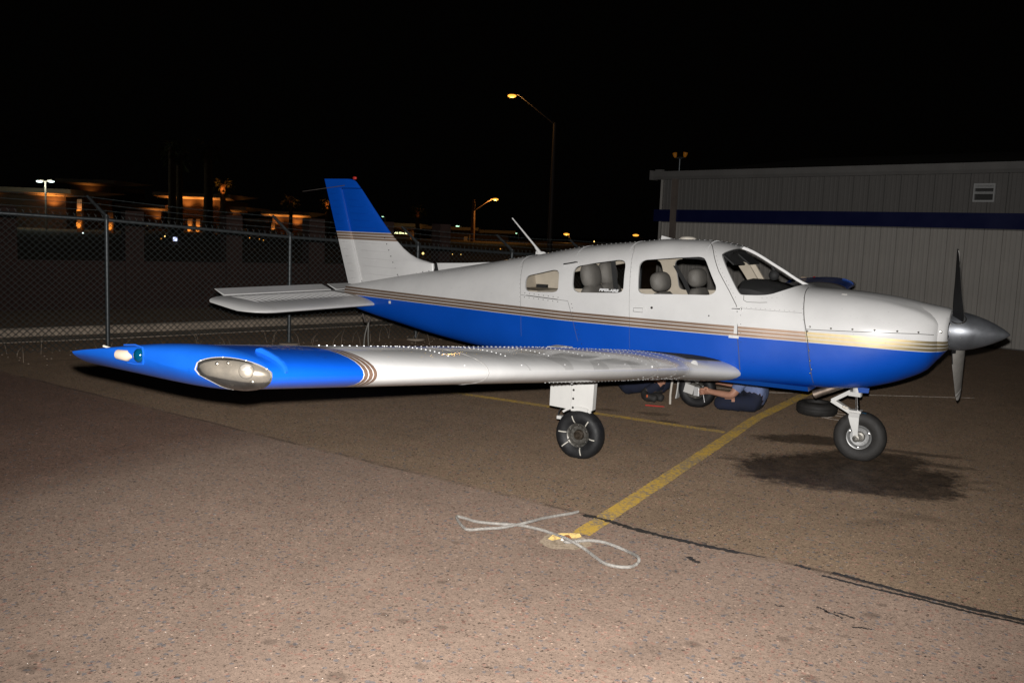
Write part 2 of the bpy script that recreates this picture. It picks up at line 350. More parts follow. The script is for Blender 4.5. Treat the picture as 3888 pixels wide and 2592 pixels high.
# ------------------------------------------------------------------ mesh building
class MB:
    def __init__(s): s.v = []; s.f = []; s.m = []
    def add(s, vs, fs, mi=0):
        o = len(s.v); s.v += [tuple(q) for q in vs]; s.f += [tuple(i+o for i in q) for q in fs]; s.m += [mi]*len(fs)
    def box(s, c, size, rot=None, mi=0, taper=1.0):
        x, y, z = size[0]/2, size[1]/2, size[2]/2; c = Vector(c)
        vs = [Vector((a*x*(taper if k > 0 else 1), b_*y*(taper if k > 0 else 1), k*z)) for k in (-1, 1) for a, b_ in ((-1, -1), (1, -1), (1, 1), (-1, 1))]
        if rot is not None: vs = [rot @ q for q in vs]
        s.add([c+q for q in vs], [(3, 2, 1, 0), (4, 5, 6, 7), (0, 1, 5, 4), (1, 2, 6, 5), (2, 3, 7, 6), (3, 0, 4, 7)], mi)
    def loft(s, rings, mi=0, cap=True, closed=True):
        n = len(rings[0]); vs = [q for r in rings for q in r]; fs = []
        for i in range(len(rings)-1):
            for j in range(n if closed else n-1):
                k = (j+1) % n; fs.append((i*n+j, i*n+k, (i+1)*n+k, (i+1)*n+j))
        if cap: fs.append(tuple(range(n-1, -1, -1))); fs.append(tuple((len(rings)-1)*n+j for j in range(n)))
        s.add(vs, fs, mi)
    def tube(s, pts, r, n=8, mi=0, cap=True):
        pts = [Vector(q) for q in pts]; rs = r if isinstance(r, (list, tuple)) else [r]*len(pts)
        up = None; rings = []
        for i, q in enumerate(pts):
            tg = (pts[min(i+1, len(pts)-1)]-pts[max(i-1, 0)]).normalized()
            if up is None:
                up = Vector((0, 0, 1)) if abs(tg.z) < 0.9 else Vector((1, 0, 0))
            a = tg.cross(up); a = a.normalized() if a.length > 1e-6 else tg.orthogonal().normalized()
            up = a.cross(tg).normalized(); 
            rings.append([q+(a*math.cos(2*math.pi*j/n)+up*math.sin(2*math.pi*j/n))*rs[i] for j in range(n)])
        s.loft(rings, mi, cap)
    def cyl(s, p0, p1, r0, r1=None, n=16, mi=0): s.tube([p0, p1], [r0, r0 if r1 is None else r1], n, mi)
    def lathe(s, prof, origin, axis, n=32, mi=0, cap=False):
        o = Vector(origin); ax = Vector(axis).normalized(); a = ax.orthogonal().normalized(); b_ = ax.cross(a)
        s.loft([[o+ax*h+(a*math.cos(2*math.pi*j/n)+b_*math.sin(2*math.pi*j/n))*max(r, 1e-4) for j in range(n)] for h, r in prof], mi, cap)
    def ell(s, c, rad, n=16, mi=0, rot=None):
        c = Vector(c); rings = []
        for i in range(1, n//2):
            th = math.pi*i/(n//2)
            rg = [Vector((rad[0]*math.sin(th)*math.cos(2*math.pi*j/n), rad[1]*math.sin(th)*math.sin(2*math.pi*j/n), rad[2]*math.cos(th))) for j in range(n)]
            if rot is not None: rg = [rot @ q for q in rg]
            rings.append([c+q for q in rg])
        s.loft(rings, mi, True)
    def prism(s, poly, ext, mi=0):
        n = len(poly); e = Vector(ext); vs = [Vector(q) for q in poly]+[Vector(q)+e for q in poly]
        s.add(vs, [tuple(range(n-1, -1, -1)), tuple(range(n, 2*n))]+[(i, (i+1) % n, n+(i+1) % n, n+i) for i in range(n)], mi)
    def mesh(s, name, mats, smooth=True, ang=40):
        me = bpy.data.meshes.new(name); me.from_pydata(s.v, [], s.f)
        for q in mats: me.materials.append(MATS[q])
        for p_, i in zip(me.polygons, s.m): p_.material_index = i
        bm = bmesh.new(); bm.from_mesh(me); bmesh.ops.recalc_face_normals(bm, faces=bm.faces); bm.to_mesh(me); bm.free()
        shade(me, smooth, ang); return me
    def build(s, name, mat, parent=None, smooth=True, ang=40, **k):
        me = s.mesh(name, mat if isinstance(mat, list) else [mat], smooth, ang)
        return put(name, me, parent, **k)
def shade(me, smooth=True, ang=40):
    for p_ in me.polygons: p_.use_smooth = smooth
    if smooth: me.set_sharp_from_angle(angle=R(ang))
def tag(o, label=None, cat=None, group=None, kind=None):
    if label: o['label'] = label
    if cat: o['category'] = cat
    if group: o['group'] = group
    if kind: o['kind'] = kind
    return o
def put(name, me, parent=None, label=None, cat=None, group=None, kind=None):
    o = bpy.data.objects.new(name, me); COL.objects.link(o)
    if parent is not None:
        o.parent = parent
        if parent.type == 'EMPTY': o.matrix_parent_inverse = Matrix.Translation(-Vector(parent.location))
    return tag(o, label, cat, group, kind)
def thing(name, loc, label, cat, group=None):
    o = bpy.data.objects.new(name, None); COL.objects.link(o); o.location = loc; o.empty_display_size = 0.1
    return tag(o, label, cat, group)

# ------------------------------------------------------------------ ground and markings
def sheet(name, pts, z, mat, **k):
    mb = MB(); mb.add([(q[0], q[1], z) for q in pts], [tuple(range(len(pts)))]); return mb.build(name, mat, smooth=False, **k)
sheet('ground', [(-420, -120), (160, -120), (160, 420), (-420, 420)], 0.0, 'asphalt', kind='structure')
def strip(pts, w0, jag=0.0, seed=1, closed=False):
    rnd = random.Random(seed); A, B = [], []
    for i, q in enumerate(pts):
        a = Vector(pts[max(i-1, 0)]); b_ = Vector(pts[min(i+1, len(pts)-1)]); t = (b_-a).normalized(); nrm = Vector((-t.y, t.x))
        wl = w0[i] if isinstance(w0, list) else w0
        A.append(Vector(q)+nrm*(wl/2)*(1+rnd.uniform(-jag, jag))); B.append(Vector(q)-nrm*(wl/2)*(1+rnd.uniform(-jag, jag)))
    return A, B
def ribbon(name, pts, w0, z, mat, jag=0.0, n=1, seed=1, **k):
    P2 = []
    for a, b_ in zip(pts[:-1], pts[1:]):
        for i in range(n): P2.append(Vector(a).lerp(Vector(b_), i/n))
    P2.append(Vector(pts[-1]))
    A, B = strip(P2, w0, jag, seed); mb = MB()
    vs = [(q.x, q.y, z) for q in A]+[(q.x, q.y, z) for q in B]; m_ = len(A)
    mb.add(vs, [(i, i+1, m_+i+1, m_+i) for i in range(m_-1)]); return mb.build(name, mat, smooth=False, **k)
def G2(u, v): q = PG(u, v); return Vector((q.x, q.y))
ribbon('yellow_line', [G2(2205, 2030), G2(2480, 1850), G2(2700, 1705), G2(2870, 1590), (-1.235, 2.4), (-1.19, 4.2)], 0.125, 0.008, 'yellow_line_paint', 0.06, 14, 3, kind='structure')
ribbon('yellow_line', [(-6.2, 0.42), (-4.5, 0.36), (-2.6, 0.345), (-1.32, 0.33)], 0.115, 0.004, 'yellow_thin_paint', 0.08, 12, 4, kind='structure')
ribbon('white_line', [(-3.2, 2.80), G2(2900, 1490), G2(3085, 1494), (0.6, 4.6)], 0.055, 0.004, 'white_line_paint', 0.1, 10, 5, kind='structure')
# letters painted by the nose wheel, read from the hangar side
def letter(name, strokes, **k):
    mb = MB()
    for st in strokes:
        pts = [Vector((G2(*q).x, G2(*q).y)) for q in st[0]]
        A, B = strip(pts, st[1]); n = len(A)
        mb.add([(q.x, q.y, 0.006+0.0005*i) for i, q in enumerate(A)]+[(q.x, q.y, 0.006+0.0005*i) for i, q in enumerate(B)], [(i, i+1, n+i+1, n+i) for i in range(n-1)])
    return mb.build(name, 'white_line_paint', smooth=False, kind='structure')
letter('painted_letter', [([(3122, 1548), (3165, 1557), (3208, 1566)], 0.05), ([(3160, 1552), (3205, 1559)], 0.05)])
letter('painted_letter', [([(3130, 1563), (3175, 1570), (3222, 1577)], 0.05), ([(3222, 1576), (3206, 1583)], 0.045), ([(3130, 1574), (3170, 1579), (3206, 1584)], 0.05)])
letter('painted_letter', [([(3130, 1583), (3150, 1587)], 0.14), ([(3132, 1588), (3160, 1593), (3190, 1598)], 0.04)])
# tar poured into the joint
ribbon('crack_seal', [G2(2215, 1958), G2(2290, 1975), G2(2400, 2010), G2(2560, 2050), G2(2720, 2085), G2(2905, 2120)], [0.056]+[0.052]*10+[0.030]*10+[0.05]*60+[0.014]*10, 0.009, 'tar', 0.5, 18, 6, kind='structure')
ribbon('crack_seal', [G2(3020, 2145), G2(3080, 2162)], 0.035, 0.005, 'tar', 0.7, 12, 8, kind='structure')
ribbon('crack_seal', [G2(3120, 2186), G2(3300, 2232), G2(3500, 2278), G2(3700, 2330), G2(3980, 2390)], 0.030, 0.005, 'tar', 0.4, 22, 9, kind='structure')
ribbon('crack_seal', [G2(3160, 2176), G2(3330, 2222), G2(3480, 2262), G2(3700, 2316), G2(3980, 2378)], 0.040, 0.006, 'tar', 0.4, 22, 10, kind='structure')
ribbon('crack_seal', [G2(2612, 2115), G2(2640, 2132), G2(2655, 2140)], 0.035, 0.005, 'tar', 0.6, 6, 11, kind='structure')
for i, (a, b_) in enumerate([((3100, 2305), (3150, 2330)), ((3130, 2322), (3200, 2350)), ((3165, 2325), (3245, 2350)), ((2940, 2297), (2975, 2303)), ((3235, 2382), (3310, 2392))]):
    ribbon('crack_seal', [G2(*a), G2((a[0]+b_[0])/2, (a[1]+b_[1])/2+random.uniform(-4, 4)), G2(*b_)], 0.014, 0.005, 'tar', 0.8, 7, 20+i, kind='structure')
ribbon('ground_crack', [(-13.5, -3.6), G2(0, 1384), G2(300, 1364), (-8.9, 1.4), (-8.0, 3.6), (-7.2, 5.2)], 0.02, 0.004, 'tar', 0.5, 12, 12, kind='structure')

# tie-down anchor set in the paving
A0 = PG(2150, 2058)
anch = thing('tie_down_anchor', A0, 'rusty tie-down ring set in a round concrete plug at the end of the yellow line', 'ground anchor')
mb = MB(); pts = []
for i in range(36):
    a = 2*math.pi*i/36; r_ = 0.155*(1+0.06*math.sin(3*a+1)+0.04*math.sin(7*a)); pts.append((A0.x+r_*math.cos(a)-0.01, A0.y+r_*math.sin(a), 0.0045))
mb.add(pts, [tuple(range(36))]); mb.build('concrete_plug', 'anchor_grout', anch, smooth=False)
def patch(name, L2, z, mat):
    mb = MB(); mb.add([(PG(u, v).x, PG(u, v).y, z) for u, v in L2], [tuple(range(len(L2)))]); return mb.build(name, mat, anch, smooth=False)
patch('paint_splash', [(2080, 2052), (2098, 2036), (2130, 2030), (2170, 2030), (2200, 2031), (2208, 2044), (2188, 2049), (2140, 2048), (2098, 2058)], 0.0125, 'anchor_paint')
mb = MB(); mb.tube([A0+Vector((0.028*math.cos(a), 0.012, 0.008+0.030*math.sin(a))) for a in [math.pi*i/12 for i in range(13)]], 0.0065, 8); mb.build('ring', 'rust', anch)
mb = MB(); mb.cyl(A0+Vector((-0.034, 0.012, 0.002)), A0+Vector((-0.034, 0.012, 0.018)), 0.014, 0.010, 10); mb.build('bolt', 'lamp_cream', anch)
# loose rope
def smooth_pts(P, n=8):
    out = []
    P = [Vector(q) for q in P]
    for i in range(len(P)-1):
        p0 = P[max(i-1, 0)]; p1 = P[i]; p2 = P[i+1]; p3 = P[min(i+2, len(P)-1)]
        for k in range(n):
            t = k/n
            out.append(0.5*((2*p1)+(p2-p0)*t+(2*p0-5*p1+4*p2-p3)*t*t+(3*p1-p0-3*p2+p3)*t**3))
    out.append(P[-1]); return out
def c1(x, y): return (1700+x/2.94, 1900+y/2.94)
RP = [(1455, 120), (1380, 140), (1200, 170), (1060, 195), (930, 230), (780, 265), (600, 300), (400, 312), (230, 322), (170, 290), (120, 230), (100, 180), (130, 178), (210, 200), (320, 232), (480, 250), (650, 262), (800, 272), (900, 290), (1050, 325), (1180, 370), (1300, 410),
      (1420, 470), (1540, 545), (1650, 630), (1760, 700), (1900, 735), (2030, 738), (2110, 705), (2135, 660), (2110, 615), (2010, 565), (1880, 510), (1740, 462), (1580, 442), (1440, 452), (1340, 462), (1300, 452)]
hz = [0.014]*len(RP)
for i in (4, 5, 6): hz[i] = 0.034
hz[3] = hz[7] = 0.022
for i in (21, 22): hz[i] = 0.034
for i in (29, 30): hz[i] = 0.05
pp = []
for (x, y), z in zip(RP, hz):
    pp.append(PG(*c1(x, y), z))
mb = MB(); mb.tube(smooth_pts(pp, 6), 0.0095, 8); mb.build('tie_down_rope', 'rope_white', label='loose white tie-down rope lying in loops on the asphalt in front of the wing', cat='rope')

# ------------------------------------------------------------------ chain link fence
def FP_(u): # foot of the fence under photograph column u
    return PG(u, 1350-60.0*u/1578.0)
POSTU = [(-330, 770), (410, 835), (1097, 900), (1578, 935), (1932, 968), (2205, 985), (2420, 1000)]
def fence_h(u):
    us = [p_[0] for p_ in POSTU]; hs = [FH[i] for i in range(len(POSTU))]
    for i in range(len(us)-1):
        if u <= us[i+1]: t = (u-us[i])/(us[i+1]-us[i]); return hs[i]+(hs[i+1]-hs[i])*t
    return hs[-1]
FEET = [FP_(u) for u, _ in POSTU]
FH = [1.90, 1.83, 1.67, 1.58, 1.50, 1.46, 1.44]
fence = thing('chain_link_fence', FEET[0], 'chain link fence with angled barbed wire arms behind the parked aeroplane', 'fence')
ALONG = (FEET[1]-FEET[0]).normalized(); ACROSS = Vector((ALONG.y, -ALONG.x, 0))
if ACROSS.dot(CAM-FEET[0]) > 0: ACROSS = -ACROSS     # arms lean outward, away from the apron
armlen = 0.40
LEAN = (-AXR*0.62 + Vector((0, 0, 1))*0.70 + ACROSS*0.2); LEAN.normalize()
for i, (q, h) in enumerate(zip(FEET, FH)):
    mb = MB(); mb.tube([q, q+Vector((0, 0, h+0.03))], 0.030, 12); mb.build('post', 'galvanised', fence)
    mb = MB(); mb.lathe([(0, 0.037), (0.05, 0.037), (0.06, 0.03), (0.09, 0.028)], q+Vector((0, 0, h-0.02)), (0, 0, 1), 12, cap=True)
    a = q+Vector((0, 0, h+0.05)); mb.tube([a, a+LEAN*0.05, a+LEAN*armlen], [0.026, 0.026, 0.020], 6); mb.build('barbed_arm', 'galvanised', fence)
    mb = MB(); mb.lathe([(0, 0.16), (0.03, 0.15), (0.04, 0.03)], q, (0, 0, 1), 14, cap=True); mb.build('footing', 'concrete', fence)
mb = MB(); mb.tube([q+Vector((0, 0, h)) for q, h in zip(FEET, FH)], 0.027, 10); mb.build('top_rail', 'galvanised', fence)
for k in range(3):
    mb = MB(); pts = []
    for i in range(len(FEET)-1):
        for j in range(10):
            t = j/10; q = FEET[i].lerp(FEET[i+1], t); h = FH[i]+(FH[i+1]-FH[i])*t
            pts.append(q+Vector((0, 0, h+0.05-0.018*math.sin(math.pi*t)))+LEAN*armlen*(0.30+0.33*k))
    mb.tube(pts, 0.0035, 5)
    for i in range(len(pts)-1):
        for t in (0.25, 0.75):
            b_ = pts[i].lerp(pts[i+1], t); mb.tube([b_-Vector((0.0, 0.01, 0.018)), b_+Vector((0.0, 0.01, 0.018))], 0.002, 3)
    mb.build('barbed_wire', 'fence_wire', fence)
mb = MB(); DW = 0.088; DH = 0.086
for i in range(len(FEET)-1):
    a, b_ = FEET[i], FEET[i+1]; Ls = (b_-a).length; n = max(1, round(Ls/DW)); dw = Ls/n; tdir = (b_-a)/Ls; nn = Vector((tdir.y, -tdir.x, 0))
    for k in range(-int(2.0/DH)-2, n+int(2.0/DH)+2):
        for sg in (1, -1):
            s0, z0 = k*dw, 0.03
            hm = (FH[i]+FH[i+1])/2
            # clip the diagonal to the panel
            s1 = s0+sg*(hm/DH)*dw
            t0, t1 = 0.0, 1.0
            for (lo, hi) in ((0.0, Ls),):
                if s1 != s0:
                    ta, tb = (lo-s0)/(s1-s0), (hi-s0)/(s1-s0)
                    if ta > tb: ta, tb = tb, ta
                    t0, t1 = max(t0, ta), min(t1, tb)
            if t1-t0 < 0.01: continue
            P_ = []
            for t in (t0, t1):
                s_ = s0+(s1-s0)*t; h = FH[i]+(FH[i+1]-FH[i])*(s_/Ls)
                P_.append(a+tdir*s_+Vector((0, 0, z0+(h-z0)*t))+nn*(0.003*sg+0.024))
            mb.tube(P_, 0.0030, 4, cap=False)
    # twisted selvage tips above the rail
    for k in range(n):
        q = a+tdir*(k+0.5)*dw; h = FH[i]+(FH[i+1]-FH[i])*((k+0.5)/n); q = q+Vector((0, 0, h+0.01))
        mb.tube([q, q+Vector((0, 0, 0.035))], 0.003, 4, cap=False)
        mb.tube([q+Vector((0, 0, 0.03)), q+Vector((0, 0, 0.06))+tdir*0.02], 0.0025, 3, cap=False); mb.tube([q+Vector((0, 0, 0.03)), q+Vector((0, 0, 0.06))-tdir*0.02], 0.0025, 3, cap=False)
mb.build('wire_mesh', 'fence_wire', fence, smooth=False, kind='stuff')

# kerb and gutter beyond the fence
def kerbline(z, off=0.0):
    out = []
    for (u, v) in [(-500, 1328), (0, 1304), (410, 1287), (1000, 1258), (1500, 1232), (2000, 1205)]:
        out.append(PG(u, v))
    return out
KL = kerbline(0); mb = MB(); mg = MB(); r0 = []; r1 = []
for i, q in enumerate(KL):
    t = (KL[min(i+1, len(KL)-1)]-KL[max(i-1, 0)]).normalized(); nn = Vector((-t.y, t.x, 0))
    if nn.dot(CAM-q) > 0: nn = -nn
    g = [q-nn*0.03, q+nn*0.0, q+nn*0.45]
    r1.append([q+Vector((0, 0, -0.02)), q+Vector((0, 0, 0.012)), q+nn*0.46+Vector((0, 0, 0.03)), q+nn*0.46+Vector((0, 0, -0.02))])
    r0.append([q+nn*0.46+Vector((0, 0, -0.02)), q+nn*0.48+Vector((0, 0, 0.13)), q+nn*0.51+Vector((0, 0, 0.155)), q+nn*0.62+Vector((0, 0, 0.158)), q+nn*0.62+Vector((0, 0, -0.02))])
mb.loft(r1); mb.build('gutter', 'concrete', smooth=False, kind='structure')
mb = MB(); mb.loft(r0); mb.build('kerb', 'concrete', smooth=False, kind='structure')
# masonry boundary wall with piers beyond the kerb
W0, W1 = PG(-700, 1190), PG(2100, 1150)
wd = (W1-W0).normalized(); wn = Vector((-wd.y, wd.x, 0))
wall = thing('boundary_wall', W0, 'low brown masonry wall with tall square piers beyond the kerb', 'wall')
mb = MB(); wl = (W1-W0).length
mb.prism([W0+Vector((0, 0, 0)), W1, W1+Vector((0, 0, 0.93)), W0+Vector((0, 0, 0.93))], wn*0.2); mb.build('wall_body', 'brick_wall', wall, smooth=False)
mb = MB(); mb.prism([W0-wn*0.03+Vector((0, 0, 0.93)), W1-wn*0.03+Vector((0, 0, 0.93)), W1-wn*0.03+Vector((0, 0, 0.985)), W0-wn*0.03+Vector((0, 0, 0.985))], wn*0.26); mb.build('coping', 'brick_wall', wall, smooth=False)
def wall_at(u):
    d = ray(u, 1100); n3 = wn; t = n3.dot(W0-CAM)/n3.dot(d); q = CAM+d*t; q.z = 0; return q
for (ua, ub) in [(-60, 68), (476, 546), (856, 916), (1168, 1226), (1440, 1486), (1660, 1700)]:
    a, b_ = wall_at(ua), wall_at(ub); mb = MB()
    mb.prism([a-wn*0.06+Vector((0, 0, 0)), b_-wn*0.06, b_-wn*0.06+Vector((0, 0, 2.0)), a-wn*0.06+Vector((0, 0, 2.0))], wn*0.42); mb.build('pier', 'brick_wall', wall, smooth=False)

# ------------------------------------------------------------------ hangar
HA = PG(3888, 1334); HD = Vector((-0.950, 0.313, 0)).normalized(); HN = Vector((-HD.y, HD.x, 0))
if HN.dot(CAM-HA) < 0: HN = -HN           # faces the camera
HC = HA + HD*9.02                         # far left corner
LEN = 17.0
def H(s, z, o=0.0): return HC - HD*s + HN*o + Vector((0, 0, z))
hangar = thing('hangar', HC, 'pale ribbed metal hangar with a navy stripe and grey gutter behind the aeroplane', 'hangar')
mb = MB(); mb.add([H(-0.0, 0, -0.06), H(LEN, 0, -0.06), H(LEN, 3.5, -0.06), H(0, 3.5, -0.06), H(0, 0, -13), H(LEN, 0, -13), H(LEN, 3.5, -13), H(0, 3.5, -13), H(0, 4.4, -6.5), H(LEN, 4.4, -6.5)],
    [(0, 1, 2, 3), (5, 4, 7, 6), (4, 0, 3, 8, 7), (1, 5, 6, 9, 2), (3, 2, 9, 8), (8, 9, 6, 7)])
mb.build('building_body', 'panel_grey', hangar, smooth=False)
RIB = 0.352
def rib_profile(s0, wd_):
    # trapezoid rib at the left of each sheet, two shallow pencil ribs in its pan
    P_ = [(0.0, 0.0), (0.012, 0.030), (0.045, 0.030), (0.060, 0.0)]
    for c in (0.42, 0.70): P_ += [(wd_*c-0.020, 0.0), (wd_*c-0.012, 0.007), (wd_*c+0.012, 0.007), (wd_*c+0.020, 0.0)]
    P_ += [(wd_-0.024, 0.0), (wd_-0.020, -0.03), (wd_-0.0005, -0.03)]
    return [(s0+a, b_) for a, b_ in P_]
def sheet_mesh(z0, z1, mat):
    P_ = rib_profile(0.0, RIB); mb = MB(); n = len(P_)
    vs = [Vector((0, 0, 0))-HD*a+HN*o+Vector((0, 0, z0)) for a, o in P_]+[Vector((0, 0, 0))-HD*a+HN*o+Vector((0, 0, z1)) for a, o in P_]
    mb.add(vs, [(i, i+1, n+i+1, n+i) for i in range(n-1)]); return mb.mesh('wall_sheet', [mat], smooth=False)
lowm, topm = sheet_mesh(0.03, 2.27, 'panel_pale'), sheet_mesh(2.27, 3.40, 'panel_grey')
ns = int(LEN/RIB)
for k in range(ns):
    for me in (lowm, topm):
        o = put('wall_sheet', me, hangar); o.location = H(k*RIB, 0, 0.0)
mb = MB(); mb.box(H(-0.01, 1.7, -0.02), (0.1, 0.1, 3.4), Matrix.Rotation(math.atan2(HD.y, HD.x), 3, 'Z')); mb.build('corner_trim', 'panel_pale', hangar, smooth=False)
mb = MB(); mb.loft([[H(s, z, o) for z, o in ((2.295, 0.034), (2.295, 0.062), (2.60, 0.062), (2.60, 0.034))] for s in (-0.22, LEN)]); mb.build('navy_stripe', 'stripe_navy', hangar, smooth=False)
mb = MB(); mb.loft([[H(s, z, o) for z, o in ((3.36, -0.02), (3.36, 0.12), (3.43, 0.17), (3.52, 0.19), (3.56, 0.20), (3.56, 0.17), (3.54, 0.16), (3.54, -0.02))] for s in (-0.26, LEN)]); mb.build('gutter', 'gutter_grey', hangar, smooth=False)
mb = MB(); mb.box(H(-0.27, 3.47, 0.08), (0.03, 0.30, 0.24), Matrix.Rotation(math.atan2(HD.y, HD.x), 3, 'Z')); mb.box(H(-0.06, 3.585, 0.10), (0.22, 0.10, 0.05), Matrix.Rotation(math.atan2(HD.y, HD.x), 3, 'Z')); mb.build('gutter_end', 'gutter_grey', hangar, smooth=False)
mb = MB(); mb.loft([[H(s, z, o) for s, o in ((0.37, 0.035), (0.37, 0.125), (0.52, 0.125), (0.52, 0.035))] for z in (0.12, 3.37)]); mb.build('downspout', 'downspout_brown', hangar, smooth=False)
# louvred vent
sv0 = 9.02-(-0.17-0.962)/(-0.95)*-1*0 ; 
def s_of(P_): return -(Vector((P_[0], P_[1], 0))-HC).dot(HD)
sa, sb = s_of((-0.172, 11.934)), s_of((0.21, 11.809))
mb = MB()
for (a, b_, z0, z1) in ((sa, sb, 2.81, 2.845), (sa, sb, 3.13, 3.165), (sa, sa+0.025, 2.845, 3.13), (sb-0.025, sb, 2.845, 3.13)):
    mb.loft([[H(s, z, o) for z, o in ((z0, 0.032), (z0, 0.075), (z1, 0.075), (z1, 0.032))] for s in (a, b_)])
mb.build('vent_frame', 'aluminium', hangar, smooth=False)
mb = MB(); mb.loft([[H(s, z, 0.036) for z in (2.845, 3.13)] for s in (sa+0.025, sb-0.025)], cap=False, closed=False); mb.build('vent_backing', 'vent_dark', hangar, smooth=False)
for z in (2.965, 3.075):
    mb = MB(); mb.loft([[H(s, z, 0.07), H(s, z+0.018, 0.072), H(s, z+0.05, 0.045), H(s, z+0.04, 0.042)] for s in (sa+0.026, sb-0.026)]); mb.build('vent_slat', 'aluminium', hangar, smooth=False)
# twin floodlight standing on the roof edge
sf = s_of((-7.13, 14.23)); fb = H(sf, 3.57, 0.02)
fld = thing('roof_floodlight', fb, 'small twin amber floodlight on a stalk above the hangar gutter', 'floodlight')
mb = MB(); mb.tube([fb, fb+Vector((0, 0, 0.31))], 0.018, 8); hd_ = -HD
mb.tube([fb+Vector((0, 0, 0.33))+hd_*a for a in (-0.13, -0.09, 0, 0.09, 0.13)], [0.012, 0.02, 0.035, 0.02, 0.012], 8); mb.build('stalk', 'galvanised', fld)
for sg in (-1, 1):
    c = fb+hd_*0.16*sg+Vector((0, 0, 0.40)); mb = MB(); mb.lathe([(-0.06, 0.02), (-0.03, 0.04), (0.05, 0.055), (0.06, 0.05)], c, (hd_*sg*0.25+Vector((0, 0, 1))), 12, cap=True); mb.build('lamp_head', 'flood_amber', fld)

# ------------------------------------------------------------------ far side of the road: shops, lamps, palms
def lamp(kind, name, loc, col, watts, radius=0.1, rot=None, size=100, blend=0.6):
    l = bpy.data.lights.new(name, kind); o = bpy.data.objects.new(name, l); COL.objects.link(o); o.location = loc; l.energy = watts; l.color = col; l.shadow_soft_size = radius
    if kind == 'SPOT':
        l.spot_size = R(size); l.spot_blend = blend
        if rot is not None: o.rotation_euler = rot.to_track_quat('-Z', 'Y').to_euler()
    return o
ORANGE = (1.0, 0.36, 0.07)
def base(q): return Vector((q.x, q.y, 0))
# street lamps: cobra heads on curved arms
def street_lamp(name, pole_uv, dep, lamp_uv, pole_mat, watts, label, group, rad=0.11, head_mat='sodium', hs=1.0, arm_v=None, top_v=None):
    pt_ = PD(pole_uv[0], pole_uv[1], dep); hd = PD(lamp_uv[0], lamp_uv[1], dep); b0 = base(pt_)
    t = thing(name, b0, label, 'street lamp', group)
    mb = MB(); mb.tube([b0, b0.lerp(pt_, 0.55), pt_], [rad*1.5, rad*1.25, rad*0.85], 10); mb.build('pole', pole_mat, t)
    av = PD(pole_uv[0], arm_v or pole_uv[1]+6, dep)
    dirn = (hd-av); dirn.z = 0; dirn.normalize()
    mb = MB(); mb.tube(smooth_pts([av, av.lerp(hd, 0.33)+Vector((0, 0, 0.15*(hd-av).length*0.3)), av.lerp(hd, 0.72)+Vector((0, 0, 0.09*(hd-av).length)), hd+Vector((0, 0, 0.14))-dirn*0.3], 5), rad*0.40, 8); mb.build('arm', pole_mat, t)
    mb = MB(); rot = Matrix.Rotation(math.atan2(dirn.y, dirn.x), 3, 'Z'); mb.ell(hd+Vector((0, 0, 0.10)), (0.48*hs, 0.20*hs, 0.11*hs), 14, 0, rot); mb.build('lamp_head', 'pole_metal', t)
    mb = MB(); mb.ell(hd+Vector((0, 0, -0.02*hs)), (0.40*hs, 0.26*hs, 0.17*hs), 14, 0, rot); mb.build('lamp_lens', head_mat, t)
    if watts: lamp('POINT', 'lamp_light', hd-Vector((0, 0, 0.35*hs)), (1.0, 0.50, 0.13), watts, 0.2)
    return t
G_ = 'lit sodium street lamps along the road'
street_lamp('street_lamp', (2107, 466), 60, (1944, 364), 'pole_metal', 130, 'tall street lamp with a long arm reaching left, highest orange light in the sky', G_, 0.12, hs=0.70, arm_v=474)
street_lamp('street_lamp', (1799, 758), 150, (1881, 756), 'wood_pole', 1000, 'timber utility pole lit orange with a lamp arm reaching right', G_, 0.26, hs=1.25, arm_v=800)
street_lamp('street_lamp', (2175, 915), 190, (2151, 888), 'pole_metal', 120, 'small distant street lamp just right of the white cabin antenna', G_, 0.10, hs=1.6, head_mat='sodium_dim')
street_lamp('street_lamp', (2440, 905), 200, (2414, 892), 'pole_metal', 0, 'distant orange street lamp close to the hangar corner', G_, 0.10, hs=1.7, head_mat='sodium_dim')
def car_park_lamp(u, v, dep, label, mat, heads=1, vb=None, hs=1.0, watts=0):
    tp = PD(u, v, dep); b0 = base(tp); t = thing('car_park_lamp', b0, label, 'lamp post', 'white lamp posts in the car park')
    mb = MB(); mb.tube([b0, tp], 0.11, 8); mb.build('pole', 'pole_metal', t)
    offs = (-0.65, 0.65) if heads == 2 else (-0.75,)
    for o_ in offs:
        c = tp+AXR*o_*hs*1.25; mb = MB(); mb.box(c+Vector((0, 0, 0.08)), (1.0*hs, 0.5*hs, 0.14)); mb.tube([tp, c], 0.06, 6); mb.build('lamp_head', 'pole_metal', t)
        mb = MB(); mb.ell(c+Vector((0, 0, -0.03)), (0.50*hs, 0.40*hs, 0.17*hs), 12); mb.build('lamp_lens', mat, t)
    if watts: lamp('POINT', 'lamp_light', tp-Vector((0, 0, 0.5))+AXR*0.1-AXF*0.9, (0.85, 0.95, 0.75), watts, 0.3)
car_park_lamp(172, 688, 110, 'car park lamp with two white heads above the fence, far left', 'white_lamp', 2, hs=0.85, watts=500)
car_park_lamp(1752, 858, 170, 'car park lamp with one greenish head left of the timber pole', 'green_lamp', hs=0.75)
car_park_lamp(1970, 885, 190, 'car park lamp with one greenish head left of the cabin antenna', 'green_lamp', hs=0.7)
car_park_lamp(1462, 822, 170, 'car park lamp with a small green head at the front edge of the tail fin', 'green_lamp', hs=0.45)
